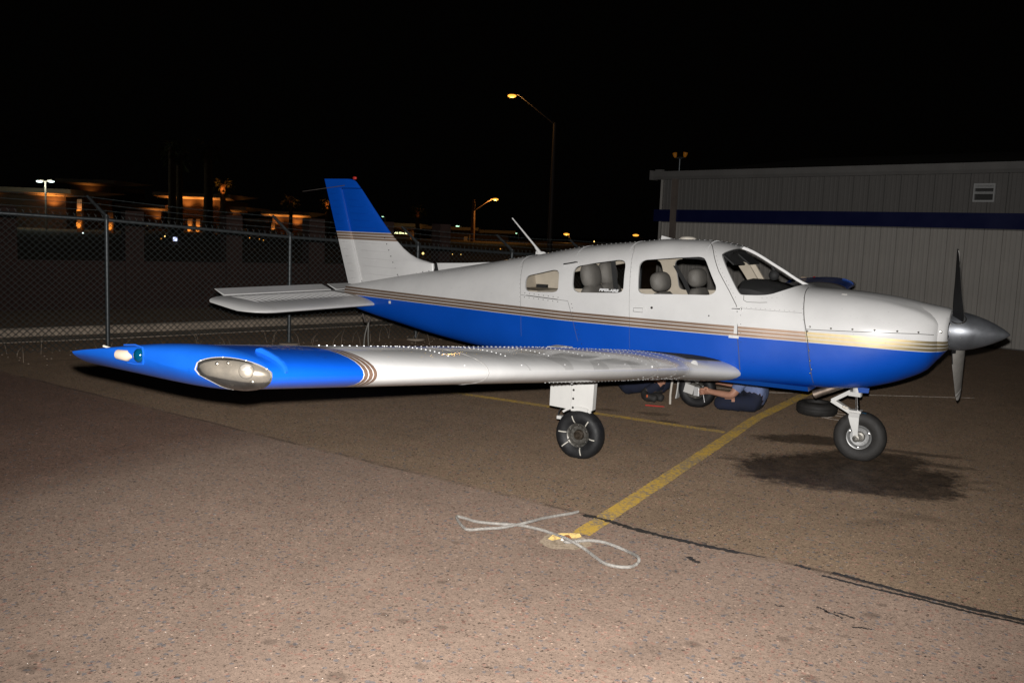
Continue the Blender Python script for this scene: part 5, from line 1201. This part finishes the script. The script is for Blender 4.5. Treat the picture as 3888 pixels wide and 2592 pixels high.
for k in range(8):
    a = 2*math.pi*k/8+0.3; mb.lathe([(0, .005), (.003, .004), (.004, .0)], HUB+Vector((0.03, 0.159*math.cos(a), 0.159*math.sin(a))), Vector((0.2, math.cos(a), math.sin(a))), 8)
mb.build('spinner_screw', 'screw_metal', spn)
def blade(dirv, name, label):
    d = Vector(dirv).normalized(); ax = Vector((1, 0, 0)); sdv = ax.cross(d)           # sdv: direction of travel in the disc
    front, back = MB(), MB(); Rr = 0.965; sec = []
    for r_, ch, tw, th in ((0.10, 0.085, 62, .055), (0.16, 0.105, 55, .045), (0.25, 0.135, 45, .032), (0.38, 0.150, 35, .024), (0.52, 0.150, 27, .019), (0.68, 0.140, 22, .015), (0.80, 0.125, 19, .012), (0.825, 0.12, 18.6, .011), (0.855, 0.113, 18, .0105), (0.885, 0.104, 17.5, .010), (0.93, 0.080, 17, .008), (0.955, 0.05, 16.5, .006), (0.965, 0.018, 16, .004)):
        t_ = R(tw); c = HUB+Vector((0.0, 0, 0))+d*r_; cv = sdv*math.cos(t_)+ax*math.sin(t_); nv = ax*math.cos(t_)-sdv*math.sin(t_)
        sec.append((r_, [c+cv*ch*x+nv*th*z for x, z in ((-.5, 0), (-.46, .2), (-.3, .6), (0, .85), (.3, .65), (.46, .25), (.5, 0))], [c+cv*ch*x+nv*th*z for x, z in ((.5, 0), (.46, -.12), (.3, -.14), (0, -.15), (-.3, -.14), (-.46, -.12), (-.5, 0))]))
    mb = MB(); mb.loft([s[1]+s[2][1:-1] for s in sec]); me = mb.mesh(name, ['blade_grey', 'blade_black', 'blade_tip_white'], ang=50)
    for p_ in me.polygons:
        c = p_.center; r_ = (c-HUB).dot(d); p_.material_index = (1 if p_.normal.x < 0.12 else 0)
        if p_.material_index == 0 and r_ > 0.826 and not (0.857 < r_ < 0.884): p_.material_index = 2
    return put(name, me, plane, label=label)
up = (PY(3658, 945, -0.70)-HUB); up.x = 0
blade(up, 'propeller_blade', 'black rear face of the blade pointing up'); blade(-up, 'propeller_blade', 'grey front face of the blade pointing down with a white tip band')
mb = MB()
for s_ in (1, -1):
    d = up.normalized()*s_; e = [HUB+d*0.152+(Vector((1, 0, 0))*0.058*math.cos(a)+Vector((1, 0, 0)).cross(d)*0.050*math.sin(a)) for a in [2*math.pi*j/20 for j in range(21)]]; mb.tube(e, 0.006, 6)
mb.build('blade_cutout', 'dark_screw', spn)

# ---- undercarriage
def wheel(cx, cy, rad, wd_, side, name, mats, marks=False, flat=0.0):
    c = Vector((cx, cy, rad-flat)); t = None
    prof = [(-wd_*.30, rad*.46), (-wd_*.42, rad*.55), (-wd_*.50, rad*.72), (-wd_*.46, rad*.88), (-wd_*.33, rad*.965), (-wd_*.18, rad), (0, rad*1.004), (wd_*.18, rad), (wd_*.33, rad*.965), (wd_*.46, rad*.88), (wd_*.50, rad*.72), (wd_*.42, rad*.55), (wd_*.30, rad*.46)]
    for gx in (-.2, 0.0, .2): pass
    mb = MB(); mb.lathe(prof, c, (0, 1, 0), 56); me = mb.mesh('tyre', [mats[0]], ang=50)
    for v in me.vertices:                                    # the tread flattens where it carries weight
        if v.co.z < 0.004:
            dz = 0.004-v.co.z; v.co.z = 0.004; v.co.y += (v.co.y-cy)*min(dz*6, 0.3)
    ty = put(name, me, plane)
    o = side*wd_*0.30; mb = MB()
    mb.lathe([(o*0.2, 0.001), (o*0.25, rad*.20), (o*0.45, rad*.22), (o*0.50, rad*.36), (o*1.05, rad*.40), (o*1.22, rad*.44), (o*1.25, rad*.475), (o*1.0, rad*.49)], c, (0, 1, 0), 40); rim = mb.build('rim', mats[1], ty)
    mb = MB(); mb.lathe([(o*0.30, rad*.355), (o*0.35, rad*.21), (o*1.0, rad*.19), (o*1.05, rad*.12), (o*0.9, rad*.11), (o*0.9, rad*.002)], c, (0, 1, 0), 28); mb.build('hub', mats[2], ty)
    mb = MB()
    for k in range(3 if not marks else 6):
        a = 2*math.pi*k/(3 if not marks else 6)+0.5; mb.lathe([(0, .009), (side*.008, .008), (side*.010, .0)], c+Vector((rad*.415*math.cos(a), o*1.08, rad*.415*math.sin(a))), (0, 1, 0), 8)
    mb.build('wheel_bolt', 'screw_metal', ty)
    if marks:
        for a in (105, 50, 172, 352, 218, 285):
            a = R(a); P_ = []
            for r_, yy in ((.50, .335), (.56, .43), (.66, .485), (.76, .497), (.80, .495)): P_.append(c+Vector((rad*r_*math.cos(a+0.10*(r_-.5)), side*(wd_*yy+0.0015), rad*r_*math.sin(a+0.10*(r_-.5)))))
            mb = MB(); sdv = Vector((-math.sin(a), 0, math.cos(a)))*0.0048
            mb.loft([[q-sdv, q-sdv*0.8+Vector((0, side*.0015, 0)), q+sdv*0.8+Vector((0, side*.0015, 0)), q+sdv] for q in P_]); mb.build('paint_mark', 'tyre_mark', ty, smooth=False)
    return ty
wheel(-2.005, -1.525, 0.213, 0.155, -1, 'main_wheel', ('black_rubber', 'wheel_metal', 'hub_grease'), True, 0.012)
wheel(-0.005, 0, 0.222, 0.150, -1, 'nose_wheel', ('dusty_rubber', 'wheel_alloy', 'wheel_metal'), False, 0.010)
wheel(-2.02, 1.50, 0.213, 0.155, -1, 'main_wheel', ('black_rubber', 'wheel_metal', 'hub_grease'), False, 0.008)
for sd in (-1, 1):
    # strut fairing box (right side wears its fairing, the left one is stripped for work)
    if sd < 0:
        def leaf(x0, x1, z0a, z0b, ztop, y0, wd0, wd1):
            return None
        mb = MB()
        P_ = [(-2.288, 0.421), (-2.085, 0.412), (-2.085, 0.604+0.018), (-2.287, 0.604)]
        mb.loft([[Vector((x, -1.525-y, z)) for x, z in P_] for y in (0.045, -0.045)]); rearp = mb.build('strut_fairing_rear', 'gear_white', plane, ang=20)
        Q_ = [(-2.081, 0.402), (-1.92, 0.404), (-1.890, 0.425), (-1.884, 0.648), (-2.081, 0.623)]
        mb = MB(); mb.loft([[Vector((x, -1.525-y*(1 if x < -1.95 else 0.62), z)) for x, z in Q_] for y in (0.050, -0.050)]); fr = mb.build('strut_fairing', 'gear_white', plane, ang=20)
        mb = MB()
        for z in (0.582, 0.508, 0.432): mb.lathe([(0, .010), (.004, .009), (.006, .003)], (-2.062, -1.576, z), (0, -1, 0), 10, cap=True)
        mb.build('fairing_screw', 'dark_screw', fr)
        mb = MB(); mb.box((-2.09, -1.525, 0.652), (0.46, 0.14, 0.016), Matrix.Rotation(R(-5.5), 3, 'Y')); mb.build('fairing_flange', 'gear_white', plane, smooth=False)
    else:
        mb = MB(); mb.tube([(-2.16, 1.50, 0.72), (-2.15, 1.47, 0.42), (-2.10, 1.40, 0.27)], [0.045, 0.04, 0.032], 12); mb.build('strut', 'gear_white', plane)
        mb = MB(); mb.box((-2.075, 1.385, 0.215), (0.11, 0.03, 0.10), Matrix.Rotation(R(12), 3, 'Y')); mb.build('brake_plate', 'gear_white', plane, ang=20)
        mb = MB(); mb.lathe([(-0.02, 0.085), (0.02, 0.085)], (-2.02, 1.40, 0.205), (0, 1, 0), 24, cap=True); mb.build('brake_disc', 'wheel_metal', plane)
        mb = MB(); mb.box((-1.985, 1.375, 0.20), (0.05, 0.05, 0.10)); mb.tube([(-1.96, 1.36, 0.24), (-1.96, 1.36, 0.15)], 0.015, 8); mb.build('brake_caliper', 'aluminium', plane, ang=20)
    y = sd*1.525
    mb = MB(); mb.tube([(-2.03, y, 0.74), (-2.03, y, 0.40)], 0.035, 12); mb.tube([(-2.03, y, 0.42), (-2.02, y+sd*-0.10, 0.36), (-2.005, y+sd*-0.10, 0.22)], [0.03, 0.03, 0.026], 10); mb.build('axle_leg', 'gear_white', plane)
    if sd < 0:
        mb = MB(); rim_ = []
        for i in range(7):
            a = R(70+9*i*1.1); q = Vector((-2.005+0.228*math.cos(a), -1.525, 0.201+0.228*math.sin(a))); rim_.append([q+Vector((0, dy, 0))+Vector((math.cos(a), 0, math.sin(a)))*h for dy, h in ((-.05, 0), (-.05, .018), (.05, .018), (.05, 0))])
        mb.loft(rim_); mb.build('torque_link_guard', 'gear_white', plane, ang=25)
        mb = MB(); mb.tube(smooth_pts([(-2.19, -1.48, 0.43), (-2.22, -1.49, 0.39), (-2.235, -1.50, 0.35), (-2.228, -1.49, 0.315)], 4), 0.006, 8); mb.build('brake_hose', 'black_rubber', plane)
        mb = MB(); mb.box((-2.215, -1.50, 0.318), (0.045, 0.05, 0.028)); mb.build('hose_clamp', 'gear_white', plane, smooth=False)
        mb = MB(); mb.tube([(-1.93, -1.53, 0.42), (-1.93, -1.53, 0.395)], 0.020, 10); mb.build('drain_cap', 'gear_white', plane)
# nose leg: chrome oleo, torque links, fork
mb = MB(); mb.tube([(-0.062, 0, 0.72), (-0.055, 0, 0.565)], [0.042, 0.040], 16); mb.loft([[Vector((x, y, z)) for x, y in ((-.125, -.03), (-.02, -.045), (-.02, .045), (-.125, .03))] for z in (0.565, 0.602)]); mb.build('oleo_housing', 'gear_white', plane, ang=25)
mb = MB(); mb.tube([(-0.057, 0, 0.58), (-0.040, 0, 0.435)], 0.019, 16); mb.build('oleo_piston', 'chrome', plane)
mb = MB(); mb.loft([[Vector((x, y, z)) for x, y in ((-.115, -.04), (-.005, -.055), (-.005, .055), (-.115, .04))] for z in (0.408, 0.442)]); mb.build('fork_collar', 'gear_white', plane, ang=25)
for name, a, b_ in (('torque_link', (-0.118, 0, 0.597), (-0.252, 0, 0.510)), ('torque_link', (-0.252, 0, 0.502), (-0.105, 0, 0.424))):
    a, b_ = Vector(a), Vector(b_); d = (b_-a).normalized(); n_ = d.cross(Vector((0, 1, 0)))
    mb = MB(); mb.loft([[q+Vector((0, -w_, 0))-n_*.017, q+Vector((0, -w_, 0))+n_*.017, q+Vector((0, w_, 0))+n_*.017, q+Vector((0, w_, 0))-n_*.017] for q, w_ in ((a-d*.012, .042), (a.lerp(b_, .5), .036), (b_+d*.012, .032))]); mb.build(name, 'gear_white', plane, ang=20)
mb = MB(); mb.lathe([(-.046, .008), (-.046, .013), (.046, .013), (.046, .008)], (-0.252, 0, 0.506), (0, 1, 0), 12, cap=True); mb.build('link_bolt', 'aluminium', plane)
mb = MB(); mb.ell((-0.135, -0.035, 0.455), (.022, .012, .013), 10); mb.ell((-0.155, -0.034, 0.462), (.016, .012, .014), 10); mb.build('link_spring', 'brake_tan' if 'brake_tan' in MATS else 'lamp_cream', plane)
mb = MB(); mb.box((0.020, -0.03, 0.405), (0.040, 0.03, 0.055)); mb.build('tow_lug', 'nav_green', plane, smooth=False)
for sd in (-1, 1):
    mb = MB(); mb.loft([[Vector((x, sd*y, z)) for x, y in ((x0, yo-.012), (x1, yo-.012), (x1, yo+.012), (x0, yo+.012))] for z, x0, x1, yo in ((.425, -.098, -.010, .06), (.39, -.098, -.010, .088), (.33, -.078, -.008, .096), (.26, -.050, -.008, .098), (.212, -.042, -.002, .098), (.190, -.032, -.010, .098))]); mb.build('fork_leg', 'gear_white', plane, ang=25)
    mb = MB(); mb.lathe([(0.09*sd, .03), (0.116*sd, .030), (0.118*sd, .018), (0.126*sd, .016), (0.127*sd, .002)], (-0.02, 0, 0.208), (0, 1, 0), 16, cap=True); mb.build('axle_nut', 'wheel_metal', plane)
mb = MB(); a, b_ = PY(3152, 1472, -0.13), PY(3094, 1492, -0.13); mb.lathe([(-0.05, .034), (0.10, .034), (0.215, .037), (0.215, .033), (0.10, .030)], a+Vector((0.06, 0, 0.02)), (b_-a), 20); mb.build('exhaust_pipe', 'exhaust_metal', plane)
mb = MB(); q = PY(3275, 1484, -0.1); mb.prism([(q.x-0.045, -0.105, q.z+0.03), (q.x+0.055, -0.105, q.z+0.03), (q.x+0.05, -0.105, q.z-0.012), (q.x-0.03, -0.105, q.z-0.018)], (0, 0.012, 0)); mb.build('gear_door', 'blue_paint', plane, smooth=False)
mb = MB(); mb.tube([(-2.9, -0.05, 0.60), (-3.05, -0.05, 0.52), (-3.6, -0.02, 0.60)], 0.008, 6); mb.build('belly_aerial', 'pole_metal', plane)
mb = MB(); mb.loft([[Vector((x, y, z)) for y, z in ((-.40, .655), (-.36, .612), (.36, .612), (.40, .655))] for x in (-2.6, -0.40)]); mb.build('belly_panel', 'blue_paint', plane, ang=20)
# left wing tip seen past the cowl is built with the wing above

# ------------------------------------------------------------------ things on the ground
tc = PG(3057, 1588); TCx, TCy = -0.80, 1.99
tyre = thing('loose_tyre', (TCx, TCy, 0), 'loose black aircraft tyre lying flat on the asphalt behind the nose wheel', 'tyre')
mb = MB(); pr = [(0.005, .125), (0.002, .17), (0.012, .20), (0.035, .218), (0.050, .221), (0.053, .215), (0.060, .215), (0.063, .222), (0.082, .222), (0.085, .216), (0.092, .216), (0.095, .221), (0.112, .217), (0.135, .20), (0.146, .17), (0.142, .125), (0.12, .115), (0.03, .115)]
mb.lathe(pr+[pr[0]], (TCx, TCy, 0), (0, 0, 1), 48); mb.build('tread', 'dusty_rubber', tyre)
mb = MB(); mb.lathe([(0.03, .118), (0.10, .112), (0.115, .10), (0.10, .05), (0.10, .001)], (TCx, TCy, 0), (0, 0, 1), 30); mb.build('rim', 'hub_grease', tyre)
a, b_ = PG(2450, 1540), PG(2522, 1546); mb = MB(); mb.tube([a+Vector((0, 0, .008)), a.lerp(b_, .7)+Vector((0, 0, .008)), b_+Vector((0, 0, .008))], [.008, .008, .005], 8); mb.build('screwdriver', 'red_plastic', label='thin red tool lying on the asphalt under the wing', cat='tool')
fp = thing('wheel_fairing_panel', (-2.30, 1.52, 0), 'white curved fairing panel with a cream edge standing beside the far main wheel', 'panel')
mb = MB(); mb.loft([[Vector((-2.275+0.03*math.sin(z*6), 1.46+0.10*t, z)) for t in (0, .5, 1)]+[Vector((-2.262+0.03*math.sin(z*6), 1.46+0.10*t, z)) for t in (1, .5, 0)] for z in (0.07, .12, .2, .28, .34)]); mb.build('panel', 'gear_white', fp)
mb = MB(); mb.tube([(-2.315, 1.45, 0.0), (-2.318, 1.45, 0.1), (-2.312, 1.45, 0.2), (-2.295, 1.45, 0.34)], 0.013, 8); mb.build('edge_strip', 'lamp_cream', fp)
# tail tie-down: two slack lines from the skid to the ground
tr = thing('tail_rope', (TAILQ.x, 0, 0), 'slack grey tie-down rope hanging from the tail skid to the ground', 'rope')
for du, dx in ((-14, -0.06), (0, 0.0)):
    e = Vector((TAILQ.x-0.02+dx*1.6, 0.05, 0.0)); mb = MB(); mb.tube(smooth_pts([TAILQ, TAILQ+Vector((dx*0.8-0.012, 0.01, -0.16)), TAILQ.lerp(e, .5)+Vector((dx*0.5, 0, 0)), e], 5), 0.0075, 6); mb.build('rope_line', 'rope_grey', tr)
# dry weeds and grit by the fence
mb = MB(); rnd = random.Random(5)
for k in range(240):
    t = rnd.random(); i = rnd.randint(0, 4); q = FEET[i].lerp(FEET[i+1], t)+Vector((rnd.uniform(-.5, .9), rnd.uniform(-.9, .4), 0)); q.z = 0
    if rnd.random() < 0.25:
        a = rnd.uniform(0, 6.28); h = rnd.uniform(.08, .34); d = Vector((math.cos(a), math.sin(a), 0)); mb.tube([q, q+d*h*.15+Vector((0, 0, h*.6)), q+d*h*.5+Vector((0, 0, h))], [.003, .0025, .001], 4)
    else: mb.ell(q+Vector((0, 0, .006)), (rnd.uniform(.006, .02), rnd.uniform(.006, .016), .008), 6)
mb.build('dry_weeds', 'stucco', smooth=False, label='dry grass stalks and grit along the foot of the fence', cat='weeds', kind='stuff')
# ------------------------------------------------------------------ two mechanics under the far wing
def person(name, loc, label, J, E, regions, head, face, hair=True):
    """J: joints name -> (position, radius); E: bones; one skinned body, clothes cut from it a little outside"""
    t = thing(name, loc, label, 'person')
    keys = list(J); me = bpy.data.meshes.new('body'); me.from_pydata([J[k][0] for k in keys], [(keys.index(a), keys.index(b_)) for a, b_ in E], [])
    o = bpy.data.objects.new('body', me); COL.objects.link(o); sk = o.modifiers.new('s', 'SKIN'); sk.use_smooth_shade = True
    for v, k in zip(me.skin_vertices[0].data, keys):
        r_ = J[k][1]; v.radius = (r_, r_) if not isinstance(r_, tuple) else r_; v.use_root = (k == 'pelvis')
    sb = o.modifiers.new('u', 'SUBSURF'); sb.levels = 2; sb.render_levels = 2
    dg = bpy.context.evaluated_depsgraph_get(); dg.update(); bm_ = bpy.data.meshes.new_from_object(o.evaluated_get(dg)); bpy.data.objects.remove(o)
    bm_.materials.clear(); bm_.materials.append(MATS['skin']); bm_.name = 'body'
    for p_ in bm_.polygons: p_.use_smooth = True
    body = put('body', bm_, t)
    segs = [(Vector(J[a][0]), Vector(J[b_][0]), regions.get((a, b_), regions.get(b_, None))) for a, b_ in E]
    def near(c):
        best, br = 1e9, None
        for a, b_, r_ in segs:
            ab = b_-a; f = max(0, min(1, (c-a).dot(ab)/max(ab.length_squared, 1e-9))); d = (a+ab*f-c).length
            if d < best: best, br = d, (r_(f) if callable(r_) else r_)
        return br
    lab = [near(p_.center) for p_ in bm_.polygons]
    for reg, mat, off in (('shirt', 'shirt_blue', .012), ('trousers', 'trousers_navy', .010), ('shoe', 'shoe_dark', .008)):
        b2 = bmesh.new(); b2.from_mesh(bm_); b2.faces.ensure_lookup_table()
        bmesh.ops.delete(b2, geom=[f for f in b2.faces if lab[f.index] != reg], context='FACES')
        if not b2.faces: b2.free(); continue
        b2.normal_update()
        for v in b2.verts: v.co += v.normal*(off+0.006*math.sin(v.co.x*55+v.co.z*30)*math.sin(v.co.y*41+v.co.z*47))
        left = set(b2.faces); isl = []
        while left:                                          # one object per separate garment
            st_ = [left.pop()]; cur = list(st_)
            while st_:
                f_ = st_.pop()
                for e_ in f_.edges:
                    for g_ in e_.link_faces:
                        if g_ in left: left.discard(g_); st_.append(g_); cur.append(g_)
            isl.append(cur)
        isl.sort(key=len, reverse=True)
        for cur in isl[:2 if reg == 'shoe' else 1]:
            vs = list({v for f_ in cur for v in f_.verts}); ix = {v: i for i, v in enumerate(vs)}
            cm = bpy.data.meshes.new(reg); cm.from_pydata([v.co[:] for v in vs], [], [[ix[v] for v in f_.verts] for f_ in cur]); cm.materials.append(MATS[mat])
            for p_ in cm.polygons: p_.use_smooth = True
            put(reg, cm, t)
        b2.free()
    # head: face features and hair
    hc, fw = Vector(head), Vector(face).normalized(); up_ = Vector((0, 0, 1)); up_ = (up_-fw*up_.dot(fw)).normalized(); sd_ = fw.cross(up_)
    M_ = Matrix((fw, sd_, up_)).transposed()
    mb = MB(); mb.ell(hc, (.098, .076, .115), 20, 0, M_); mb.ell(hc+fw*.098-up_*.012, (.018, .014, .026), 10, 0, M_); mb.ell(hc+fw*.078-up_*.058, (.014, .028, .008), 10, 0, M_)
    for s_ in (-1, 1): mb.ell(hc+sd_*.077*s_-up_*.005, (.02, .010, .030), 10, 0, M_)
    hd_ = mb.build('head', 'skin', t)
    for s_ in (-1, 1):
        mb = MB(); mb.ell(hc+fw*.086+sd_*.032*s_+up_*.012, (.010, .014, .008), 10, 0, M_); mb.build('eye', 'eye_white', hd_)
    mb = MB(); mb.ell(hc-fw*.014+up_*.022, (.100, .082, .108), 18, 0, M_); mb.build('hair', 'hair_dark', t)
    return t
def hand(J, E, wrist, base_, tgt, side, nm):
    """palm with four unequal curled fingers and a thumb leaving its side"""
    w_ = Vector(base_); d = (Vector(tgt)-w_).normalized(); s_ = Vector(side).normalized(); n_ = d.cross(s_).normalized()
    J[nm+'palm'] = (w_+d*.045, (.022, .036)); E.append((wrist, nm+'palm'))
    for i, (off, ln) in enumerate(((-.030, .062), (-.010, .072), (.010, .068), (.028, .052))):
        k0 = w_+d*.085+s_*off; J[nm+'k%d' % i] = (k0, .0105); E.append((nm+'palm', nm+'k%d' % i))
        k1 = k0+d*ln*.45+n_*ln*.15; J[nm+'m%d' % i] = (k1, .0095); E.append((nm+'k%d' % i, nm+'m%d' % i))
        k2 = k1+d*ln*.10+n_*ln*.45; J[nm+'t%d' % i] = (k2, .0080); E.append((nm+'m%d' % i, nm+'t%d' % i))
    k0 = w_+d*.035-s_*.046+n_*.01; J[nm+'th0'] = (k0, .0125); E.append((nm+'palm', nm+'th0'))
    k1 = k0+d*.035-s_*.006+n_*.025; J[nm+'th1'] = (k1, .0100); E.append((nm+'th0', nm+'th1'))
V = Vector
# right mechanic, cross-legged, facing the stripped wheel, arm stretched to the brake
J = {'pelvis': (V((-1.36, 1.60, .125)), (.135, .12)), 'belly': (V((-1.37, 1.60, .27)), (.13, .15)), 'chest': (V((-1.43, 1.60, .43)), (.12, .165)), 'neckb': (V((-1.51, 1.60, .52)), .07), 'neck': (V((-1.56, 1.60, .545)), .055), 'skull': (V((-1.65, 1.60, .575)), .075),
     'hipN': (V((-1.40, 1.51, .115)), .095), 'kneeN': (V((-1.77, 1.40, .095)), .068), 'ankN': (V((-1.50, 1.60, .055)), .045), 'toeN': (V((-1.60, 1.70, .05)), .036),
     'hipF': (V((-1.40, 1.70, .115)), .095), 'kneeF': (V((-1.75, 1.86, .12)), .068), 'ankF': (V((-1.57, 1.60, .06)), .045), 'toeF': (V((-1.66, 1.52, .05)), .036),
     'shN': (V((-1.46, 1.42, .43)), .068), 'elN': (V((-1.575, 1.35, .20)), .046), 'wrN': (V((-1.82, 1.375, .212)), .031),
     'shF': (V((-1.46, 1.78, .43)), .068), 'elF': (V((-1.63, 1.83, .25)), .044), 'wrF': (V((-1.84, 1.70, .28)), .031)}
E_ = [('pelvis', 'belly'), ('belly', 'chest'), ('chest', 'neckb'), ('neckb', 'neck'), ('neck', 'skull'), ('pelvis', 'hipN'), ('hipN', 'kneeN'), ('kneeN', 'ankN'), ('ankN', 'toeN'), ('pelvis', 'hipF'), ('hipF', 'kneeF'), ('kneeF', 'ankF'), ('ankF', 'toeF'),
      ('chest', 'shN'), ('shN', 'elN'), ('elN', 'wrN'), ('chest', 'shF'), ('shF', 'elF'), ('elF', 'wrF')]
REG = {('pelvis', 'belly'): lambda f: 'trousers' if f < 0.05 else 'shirt', ('belly', 'chest'): 'shirt', ('chest', 'neckb'): 'shirt', ('chest', 'shN'): 'shirt', ('chest', 'shF'): 'shirt', ('shN', 'elN'): lambda f: 'shirt' if f < .72 else None, ('shF', 'elF'): lambda f: 'shirt' if f < .72 else None,
       'hipN': 'trousers', 'kneeN': 'trousers', ('kneeN', 'ankN'): lambda f: 'trousers' if f < .85 else 'shoe', 'toeN': 'shoe', 'hipF': 'trousers', 'kneeF': 'trousers', ('kneeF', 'ankF'): lambda f: 'trousers' if f < .85 else 'shoe', 'toeF': 'shoe'}
hand(J, E_, 'wrN', J['wrN'][0], (-2.0, 1.385, .20), (0.05, 0.15, -1), 'n'); hand(J, E_, 'wrF', J['wrF'][0], (-2.0, 1.62, .28), (0, 0.2, -1), 'f')
P1 = person('person', (-1.36, 1.6, 0), 'mechanic in a blue shirt sitting cross-legged and reaching to the far wheel brake', J, E_, REG, (-1.665, 1.60, .585), (-1, 0, -.45))
mb = MB(); mb.tube([(-1.905, 1.375, .165), (-1.885, 1.37, .085)], [.006, .007], 8); mb.build('spanner', 'chrome', label='short chrome tool held in the right mechanic\'s hand below the brake', cat='tool')
# left mechanic, sitting low behind the wheel with shoes toward the camera
J = {'pelvis': (V((-2.98, 1.72, .12)), (.13, .12)), 'belly': (V((-3.03, 1.75, .27)), (.13, .15)), 'chest': (V((-3.03, 1.76, .44)), (.12, .16)), 'neckb': (V((-2.99, 1.76, .55)), .07), 'neck': (V((-2.97, 1.76, .60)), .055), 'skull': (V((-2.95, 1.76, .69)), .075),
     'hipN': (V((-2.93, 1.62, .115)), .095), 'kneeN': (V((-2.48, 1.62, .20)), .070), 'ankN': (V((-2.66, 1.50, .085)), .046), 'toeN': (V((-2.60, 1.44, .045)), .046), 'tipN': (V((-2.47, 1.44, .045)), .040),
     'hipF': (V((-2.93, 1.82, .115)), .095), 'kneeF': (V((-2.45, 1.80, .24)), .070), 'ankF': (V((-2.55, 1.62, .09)), .046), 'toeF': (V((-2.54, 1.53, .05)), .046), 'tipF': (V((-2.42, 1.50, .05)), .042),
     'shN': (V((-3.02, 1.57, .45)), .068), 'elN': (V((-2.80, 1.50, .27)), .046), 'wrN': (V((-2.55, 1.54, .262)), .031),
     'shF': (V((-3.02, 1.95, .45)), .068), 'elF': (V((-2.78, 1.98, .30)), .044), 'wrF': (V((-2.52, 1.88, .32)), .031)}
E_ = [('pelvis', 'belly'), ('belly', 'chest'), ('chest', 'neckb'), ('neckb', 'neck'), ('neck', 'skull'), ('pelvis', 'hipN'), ('hipN', 'kneeN'), ('kneeN', 'ankN'), ('ankN', 'toeN'), ('toeN', 'tipN'), ('pelvis', 'hipF'), ('hipF', 'kneeF'), ('kneeF', 'ankF'), ('ankF', 'toeF'), ('toeF', 'tipF'),
      ('chest', 'shN'), ('shN', 'elN'), ('elN', 'wrN'), ('chest', 'shF'), ('shF', 'elF'), ('elF', 'wrF')]
REG2 = dict(REG); REG2['tipN'] = 'shoe'; REG2['tipF'] = 'shoe'
hand(J, E_, 'wrN', J['wrN'][0], (-2.40, 1.57, .215), (0.1, 0.2, -1), 'n'); hand(J, E_, 'wrF', J['wrF'][0], (-2.38, 1.84, .31), (0, 0.2, -1), 'f')
P2 = person('person', (-2.98, 1.72, 0), 'mechanic in dark trousers sitting behind the far wheel, dark shoes showing under the wing', J, E_, REG2, (-2.935, 1.76, .705), (1, 0, -.35))
mb = MB(); mb.ell((-2.578, 1.392, .068), (.012, .006, .020), 10); mb.build('shoe_mark', 'shoe_orange', P2)
